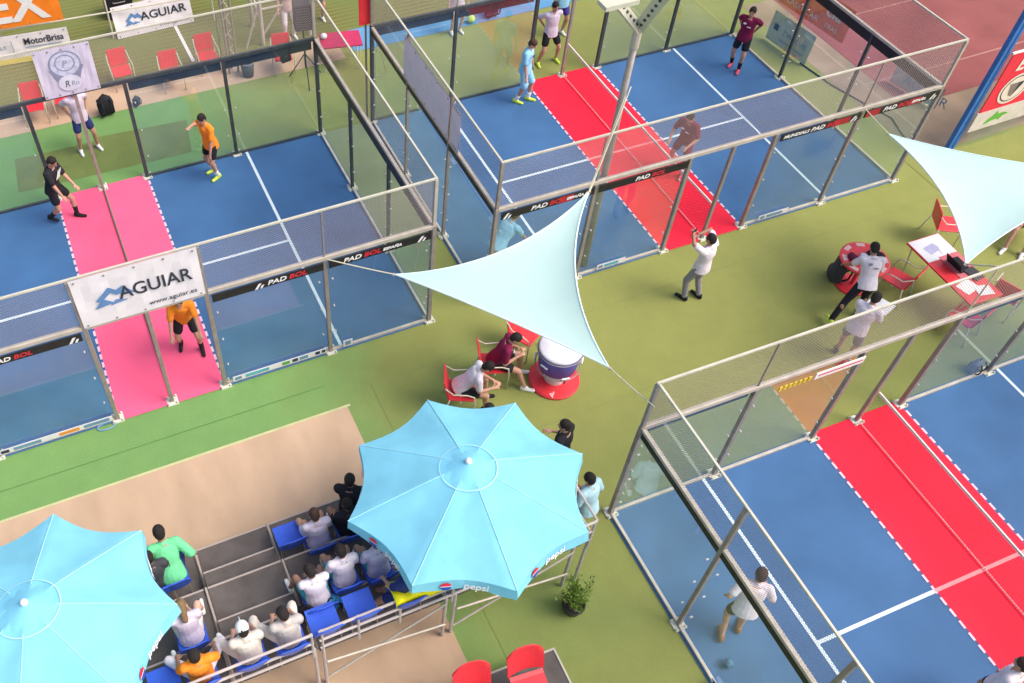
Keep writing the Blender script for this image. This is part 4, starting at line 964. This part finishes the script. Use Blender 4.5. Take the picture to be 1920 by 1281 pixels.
v = at(1828,690,.1); backpack(v, 0, GRYP, 'grey bag on the turf behind the glass of the nearest court', .8, .2)
v = at(535,112,.5); backpack(v, .44, BLKC, 'black bag lying on the red chair by the loudspeaker', .8, .2)
v = at(257,195,.05); backpack(v, .01, DGR, 'small dark bag on the pavement edge behind the left court', .6, .6)
# jerseys over the rail
mb = MB(); nx, ny = 12, 6
x0 = at(745,1140,1.93).x; x1 = at(835,1105,1.93).x
for i in range(nx):
    for j in range(ny):
        def Q(i, j):
            t = j/ny; x = x0+(x1-x0)*i/nx; wv = .02*math.sin(i*1.1+j)
            if t < .5: return (x+.02*math.sin(j), -5.70+wv-.02+.60*(.5-t), 1.96-(.5-t)*.42+.02*math.sin(i*1.7))
            return (x, -5.775+wv*.3, 1.97-(t-.5)*.34+.015*math.sin(i*2.0))
        mb.poly([Q(i,j), Q(i+1,j), Q(i+1,j+1), Q(i,j+1)])
o = mb.build('folded_cloth', cloth('bright_yellow', (.85,.80,.02)), smooth=True); bm = bmesh.new(); bm.from_mesh(o.data); bmesh.ops.remove_doubles(bm, verts=bm.verts, dist=.0005); bm.to_mesh(o.data); bm.free(); md = o.modifiers.new('s','SOLIDIFY'); md.thickness = .02; tag(o, 'bright yellow cloth draped over the grandstand rail below the right parasol', 'cloth')
# balls
def ball(loc, r, m, label, ring=None):
    o = MB().ell(loc, r, r, r, 16).build('ball', m, smooth=True); tag(o, label, 'ball'); return o
v = at(883,36,.11); ball((v.x,v.y,.12), .11, mat('ball_yellow_green',(.50,.65,.12),.5,.4,12), 'yellow green ball on the blue path behind the far court')
v = at(1367,1245,.1); ball((v.x,v.y,.115), .075, mat('ball_dark_blue',(.05,.16,.28),.5,.6,14), 'small dark blue ball on the floor of the nearest court')
# plant
v = at(1072,1143,0); pl = thing('potted_plant', (v.x, v.y, 0), 'leafy green shrub in a black pot right of the grandstand', 'plant')
MB().lathe((0,0,0), [(.14,0),(.19,.20),(.205,.24),(.205,.26),(.18,.26),(.165,.22),(.0001,.20)], 24).build('pot', mat('black_pot',(.03,.028,.03),.45), pl, smooth=True)
MB().lathe((0,0,.19), [(.165,0),(.16,.02),(.001,.03)], 20).build('soil', mat('soil',(.06,.045,.03),.9,.3,30,.4), pl)
pl.scale = (.88, .88, .86)
tw = MB(); lf = MB(); rnd = random.Random(3)
for k in range(26):
    a = rnd.uniform(0, 2*math.pi); r_ = rnd.uniform(.08,.34); h_ = rnd.uniform(.55,1.15); e = Vector((r_*math.cos(a), r_*math.sin(a), h_)); b0 = Vector((.04*math.cos(a), .04*math.sin(a), .2))
    mid = b0.lerp(e, .5) + Vector((0,0,.05)); tw.tube([b0, mid, e], .006, 5, .003)
    for q in range(30):
        t = rnd.uniform(.25, 1.0); c = b0.lerp(mid, t*2) if t < .5 else mid.lerp(e, t*2-1)
        c += Vector((rnd.gauss(0,.035), rnd.gauss(0,.035), rnd.gauss(0,.03))); d = Vector((rnd.gauss(0,1), rnd.gauss(0,1), rnd.gauss(.3,.8))).normalized(); s = d.cross(Vector((rnd.gauss(0,1),rnd.gauss(0,1),rnd.gauss(0,1)))).normalized(); L_ = rnd.uniform(.04,.075)
        lf.poly([c, c+d*L_*.5+s*L_*.24, c+d*L_, c+d*L_*.5-s*L_*.24])
tw.build('stem', mat('stem_green',(.09,.10,.03),.7), pl); lf.build('foliage', mat('shrub_leaf',(.13,.22,.025),.55,.45,7), pl)
# drink cooler barrel on red round base
v = at(1038,712,0); ck = thing('drink_cooler', (v.x, v.y, 0), 'round ice cooler with white lid and purple drum on a red disc', 'cooler')
MB().lathe((0,0,0), [(.46,0),(.47,.04),(.44,.07),(.20,.09)], 36).build('base_disc', REDP, ck, smooth=False)
MB().lathe((0,0,.08), [(.20,0),(.20,.36)], 28).build('stem', mat('cooler_white',(.70,.62,.60),.5), ck, smooth=False)
MB().box(.08,.105,-.205,-.195,.09,.42).build('stem_stripe', BLKC, ck)
MB().lathe((0,0,.42), [(.24,0),(.34,.05),(.38,.44),(.38,.50)], 36).build('drum', mat('cooler_purple',(.12,.09,.50),.45), ck, smooth=True)
MB().lathe((0,0,.92), [(.385,0),(.39,.03),(.36,.06),(.15,.10),(.0005,.105)], 36).build('lid', mat('cooler_lid',(.72,.68,.74),.45), ck, smooth=True)
rg = MB()
for z in (.50, .90):
    n = 36; pts = [(.40*math.cos(2*math.pi*k/n), .40*math.sin(2*math.pi*k/n), z) for k in range(n+1)]; rg.tube(pts, .012, 6)
rg.build('hoop', GRYP, ck)
for k in range(6):
    a = R(60*k+20); c = Vector((.41*math.cos(a), .41*math.sin(a), (.74 if k % 2 else .56))); t = Vector((-math.sin(a), math.cos(a), 0))*.06
    MB().cap(c-t, c+t, .018, .018, 6).build('handle', WHTP, ck)
text('pepsi', .14, 'lettering', WHTP, ck, frame((-.26,-.36,.072),(1,.12,0),(0,1,.1)), .001)
# round red table with folded jackets
v = at(1622,486,.75); rt_ = thing('round_table', (v.x, v.y, 0), 'round red and white table piled with dark jackets', 'table')
MB().lathe((0,0,.70), [(.44,0),(.47,.02),(.47,.05),(.44,.06)], 36).build('tabletop', REDP, rt_); 
MB().lathe((0,0,0), [(.30,0),(.30,.03),(.05,.06)], 24).build('base_disc', REDP, rt_); MB().tube([(0,0,.05),(0,0,.70)], .035, 12).build('stem', REDP, rt_)
for k in range(8):
    mb = MB(); a0, a1 = R(45*k+6), R(45*k+30); n = 5
    for j in range(n):
        t0, t1 = a0+(a1-a0)*j/n, a0+(a1-a0)*(j+1)/n; mb.poly([(r_*math.cos(t), r_*math.sin(t), .7625) for r_, t in ((.34,t0),(.43,t0),(.43,t1),(.34,t1))])
    mb.build('printed_arc', mat('table_white_print',(.72,.45,.45),.5), rt_)
def heap(loc, z, sx, sy, sz, m, name, label, cat, rz=0):
    b = MB(); rnd = random.Random(len(label)); b.ell((0,0,sz*.4), sx, sy, sz*.6, 14)
    for k in range(6): b.ell((rnd.uniform(-.6,.6)*sx, rnd.uniform(-.6,.6)*sy, sz*.4), sx*.45, sy*.4, sz*.55, 10)
    o = remesh(b, name, [m], None, .016, 2, .012); o.location = (loc[0], loc[1], z); o.rotation_euler = (0,0,rz); return tag(o, label, cat)
heap((v.x+.20, v.y-.02), .765, .19, .13, .10, BLKC, 'jacket', 'dark jacket on the right half of the round red table', 'jacket', -.5)
heap((v.x-.22, v.y+.06), .765, .09, .16, .09, cloth('dark_maroon',(.12,.02,.04)), 'jacket', 'dark maroon jacket on the left half of the round red table', 'jacket', .2)
heap((v.x-.02, v.y+.03), .765, .08, .10, .08, LILW, 'towel', 'crumpled white towel in the middle of the round red table', 'towel')
# folding table
A_, B_, D_ = at(1700,455,.75), at(1808,560,.75), at(1775,432,.75)
xd = (B_-A_); Lx = 1.75; yd = Vector((-xd.y, xd.x, 0)).normalized(); tt = thing('folding_table', (A_.x, A_.y, 0), 'long red and white folding table covered with papers', 'table', math.atan2(xd.y, xd.x))
MB().box(0,Lx,0,.78,.71,.75).build('tabletop', REDP, tt, bevel=.01); MB().box(.02,.60,.02,.76,.7505,.756).build('white_cover', WHT, tt); MB().box(.55,1.15,.30,.76,.757,.762).build('white_cover', mat('dull_red_cover',(.62,.15,.18),.6), tt)
for x in (.12, Lx-.12):
    for y in (.06, .72): MB().tube([(x,y,.71),(x+(.12 if x < 1 else -.12),y,0)], .015, 6).build('leg', CREAM, tt)
TM = Matrix.Translation((A_.x, A_.y, 0)) @ Matrix.Rotation(math.atan2(xd.y, xd.x), 4, 'Z')
def ontable(name, x0, x1, y0, y1, z0, h, m, label, cat, rot=0):
    c = TM @ Vector(((x0+x1)/2, (y0+y1)/2, z0)); o = MB().box(-(x1-x0)/2,(x1-x0)/2,-(y1-y0)/2,(y1-y0)/2,0,h).build(name, m, bevel=.003); o.location = c; o.rotation_euler = (0,0,math.atan2(xd.y,xd.x)+rot); return tag(o, label, cat)
ontable('paper_sheet', .22,.42,.20,.48,.757,.003, mat('paper_lilac',(.45,.42,.62),.7), 'printed lilac sheet at the left end of the folding table', 'paper', .2)
ontable('paper_sheet', .30,.52,.46,.70,.761,.003, WHT, 'white sheet at the far left end of the folding table', 'paper', -.3)
ontable('paper_sheet', 1.22,1.5,.10,.46,.751,.004, WHTP, 'white sheets at the near right end of the folding table', 'paper', .25)
ontable('paper_sheet', 1.42,1.66,.34,.66,.757,.004, WHT, 'large white sheet overhanging the right end of the folding table', 'paper', -.2)
lp = thing('laptop', TM @ Vector((.86,.52,.763)), 'open dark laptop with pale screen on the folding table', 'laptop', math.atan2(xd.y,xd.x)+R(180)); MB().box(-.19,.19,-.13,.13,0,.018).build('keyboard_base', BLKC, lp, bevel=.004)
Ms = Matrix.Translation((0,.13,.018)) @ Matrix.Rotation(R(-28),4,'X'); MB().box(-.19,.19,0,.012,0,.25,Ms).build('lid', BLKC, lp); MB().box(-.16,.16,-.003,-.001,.02,.23,Ms).build('screen', mat('pale_screen',(.42,.45,.50),.3), lp)
ontable('folder', 1.0,1.3,.50,.74,.757,.03, DGR, 'dark folder beside the laptop on the folding table', 'folder', .15)
# loudspeaker on tripod
v = at(575,150,0); sp = thing('loudspeaker', (v.x, v.y, 0), 'black loudspeaker on a tripod behind the left court corner', 'loudspeaker', R(-10))
MB().box(-.20,.20,-.16,.16,1.45,2.10).build('cabinet', mat('speaker_grille',(.05,.045,.05),.6,.5,60), sp, bevel=.02); MB().tube([(0,0,.35),(0,0,1.46)], .02, 8).build('pole', BLKC, sp)
gr = MB()
for k in range(9): gr.box(-.18,.18,-.168,-.162,1.50+k*.065,1.515+k*.065)
gr.build('grille', mat('grille_grey',(.16,.14,.14),.5), sp)
for k in range(3): a = R(120*k+30); MB().tube([(0,0,.75),(.45*math.cos(a),.45*math.sin(a),0)], .014, 6).build('leg', BLKC, sp)
MB().tube([(.0,-.05,1.45),(.02,-.12,.9),(.0,-.04,.4)], .006, 5).build('cable', BLKC, sp)
# red table with a ball-shaped lamp by the far corner
v = at(650,76,.72); rtb = thing('side_table', (v.x-.1, v.y+.1, 0), 'red rectangular table beyond the gap between the two far courts', 'table', R(-12))
MB().box(-.52,.48,-.32,.32,.69,.73).build('tabletop', mat('crimson_top',(.50,.03,.10),.5), rtb, bevel=.01)
for x in (-.45,.42):
    for y in (-.26,.26): MB().tube([(x,y,0),(x,y,.69)], .015, 6).build('leg', CREAM, rtb)
w_ = at(607,68,.80); o = MB().ell((w_.x, w_.y, .80), .085,.085,.07,14).build('white_bowl', WHTP, smooth=True); tag(o, 'small white bowl on the red table at the top', 'bowl')
# bin
v = at(466,142,0); bn = thing('waste_bin', (v.x, v.y, 0), 'grey waste bin behind the left court', 'bin'); MB().lathe((0,0,0), [(.13,0),(.17,.38)], 20).build('body', mat('bin_grey',(.10,.10,.11),.5), bn, smooth=True); MB().lathe((0,0,.38), [(.18,0),(.18,.03),(.15,.03),(.14,.0)], 20).build('rim', GRYP, bn)
# red post pad between courts
v = XB @ Vector((-5.1, W+.02, 0)); pd = thing('red_panel_sign', (v.x, v.y, 0), 'tall red panel above the rear corner between the courts', 'sign'); 
MB().box(-.16,.14,.03,.06,HG+.05,3.35).build('panel', mat('bright_red_panel',(.85,.04,.05),.5), pd, bevel=.01); MB().box(-.02,.02,.065,.09,0,3.4).build('post', STEEL, pd)
# scaffold tower and poles behind the left court
sc_t = thing('scaffold_tower', (5.0, 9.95, 0), 'galvanised scaffold tower behind the left court beside the loudspeaker', 'scaffold')
for x, y in ((0,0),(1.25,0),(0,.9),(1.25,.9)): MB().tube([(x-.15,y,0),(x-.15,y,4.5)], .055, 8).build('upright', RAILM, sc_t)
for (a, b) in (((-.15,0,.25),(1.1,0,1.9)),((1.1,.9,.4),(-.15,.9,2.2)),((-.15,0,.5),(-.15,.9,1.5)),((-.15,0,1.0),(1.1,0,1.0)),((-.6,0,0),(-.15,0,1.2))): MB().tube([a,b], .026, 6).build('brace', RAILM, sc_t)
v = at(425,95,0)
lt = thing('lattice_mast', (v.x, v.y+1.2, 0), 'tall lattice mast between the MotorBrisa and AGUIAR banners', 'mast')
for x, y in ((0,0),(.22,0),(.11,.2)): MB().tube([(x,y,0),(x,y,5)], .028, 8).build('upright', STEEL, lt)
lb = MB()
for k in range(11): lb.tube([(0,0,.2+k*.42),(.22,0,.4+k*.42)], .012, 5); lb.tube([(.22,0,.4+k*.42),(.11,.2,.62+k*.42)], .012, 5)
lb.build('lacing', RAILM, lt)
lt.location = (at(415,0,2.0).x-.05, at(415,0,2.0).y, 0)
fn = thing('field_fence', (-3, 12.05, 0), 'low tube fence along the sports field behind the banners', 'fence')
for z in (.75, 1.35): MB().tube([(-6,.2,z),(14,-1.0,z)], .02, 6).build('rail', CREAM, fn)
for k in range(8): MB().tube([(-6+k*2.6,.2-.156*k,0),(-6+k*2.6,.2-.156*k,1.35)], .025, 6).build('post', CREAM, fn)
mb_ = thing('equipment_case', (at(212,4,.6).x-.1, at(212,4,.6).y+.35, 0), 'black equipment case at the top edge above the AGUIAR banner', 'case'); MB().box(-.1,.6,-.2,.25,0,.62).build('body', BLKC, mb_, bevel=.03); MB().tube([(.1,-.2,.5),(.1,-.26,.5),(.4,-.26,.5),(.4,-.2,.5)], .012, 6).build('handle', STEEL, mb_)
# hose ring on the turf and black cable beyond the far court
v = at(200,799,.02); n = 24; o = MB().tube([(v.x+.16*math.cos(2*math.pi*k/n), v.y+.07*math.sin(2*math.pi*k/n), .02) for k in range(n+1)], .012, 6).build('blue_ring', mat('pale_blue_plastic',(.18,.34,.55),.4)); tag(o, 'pale blue plastic ring lying at the foot of the left court post', 'ring')
pts = [at(u,v_,.02) for u, v_ in ((1500,118),(1560,160),(1640,205),(1672,222),(1690,250),(1700,262))]; o = MB().tube(pts, .018, 6).build('cable', BLKC); tag(o, 'black cable lying on the turf beyond the far court corner', 'cable')

bpy.data.scenes.remove(TS)
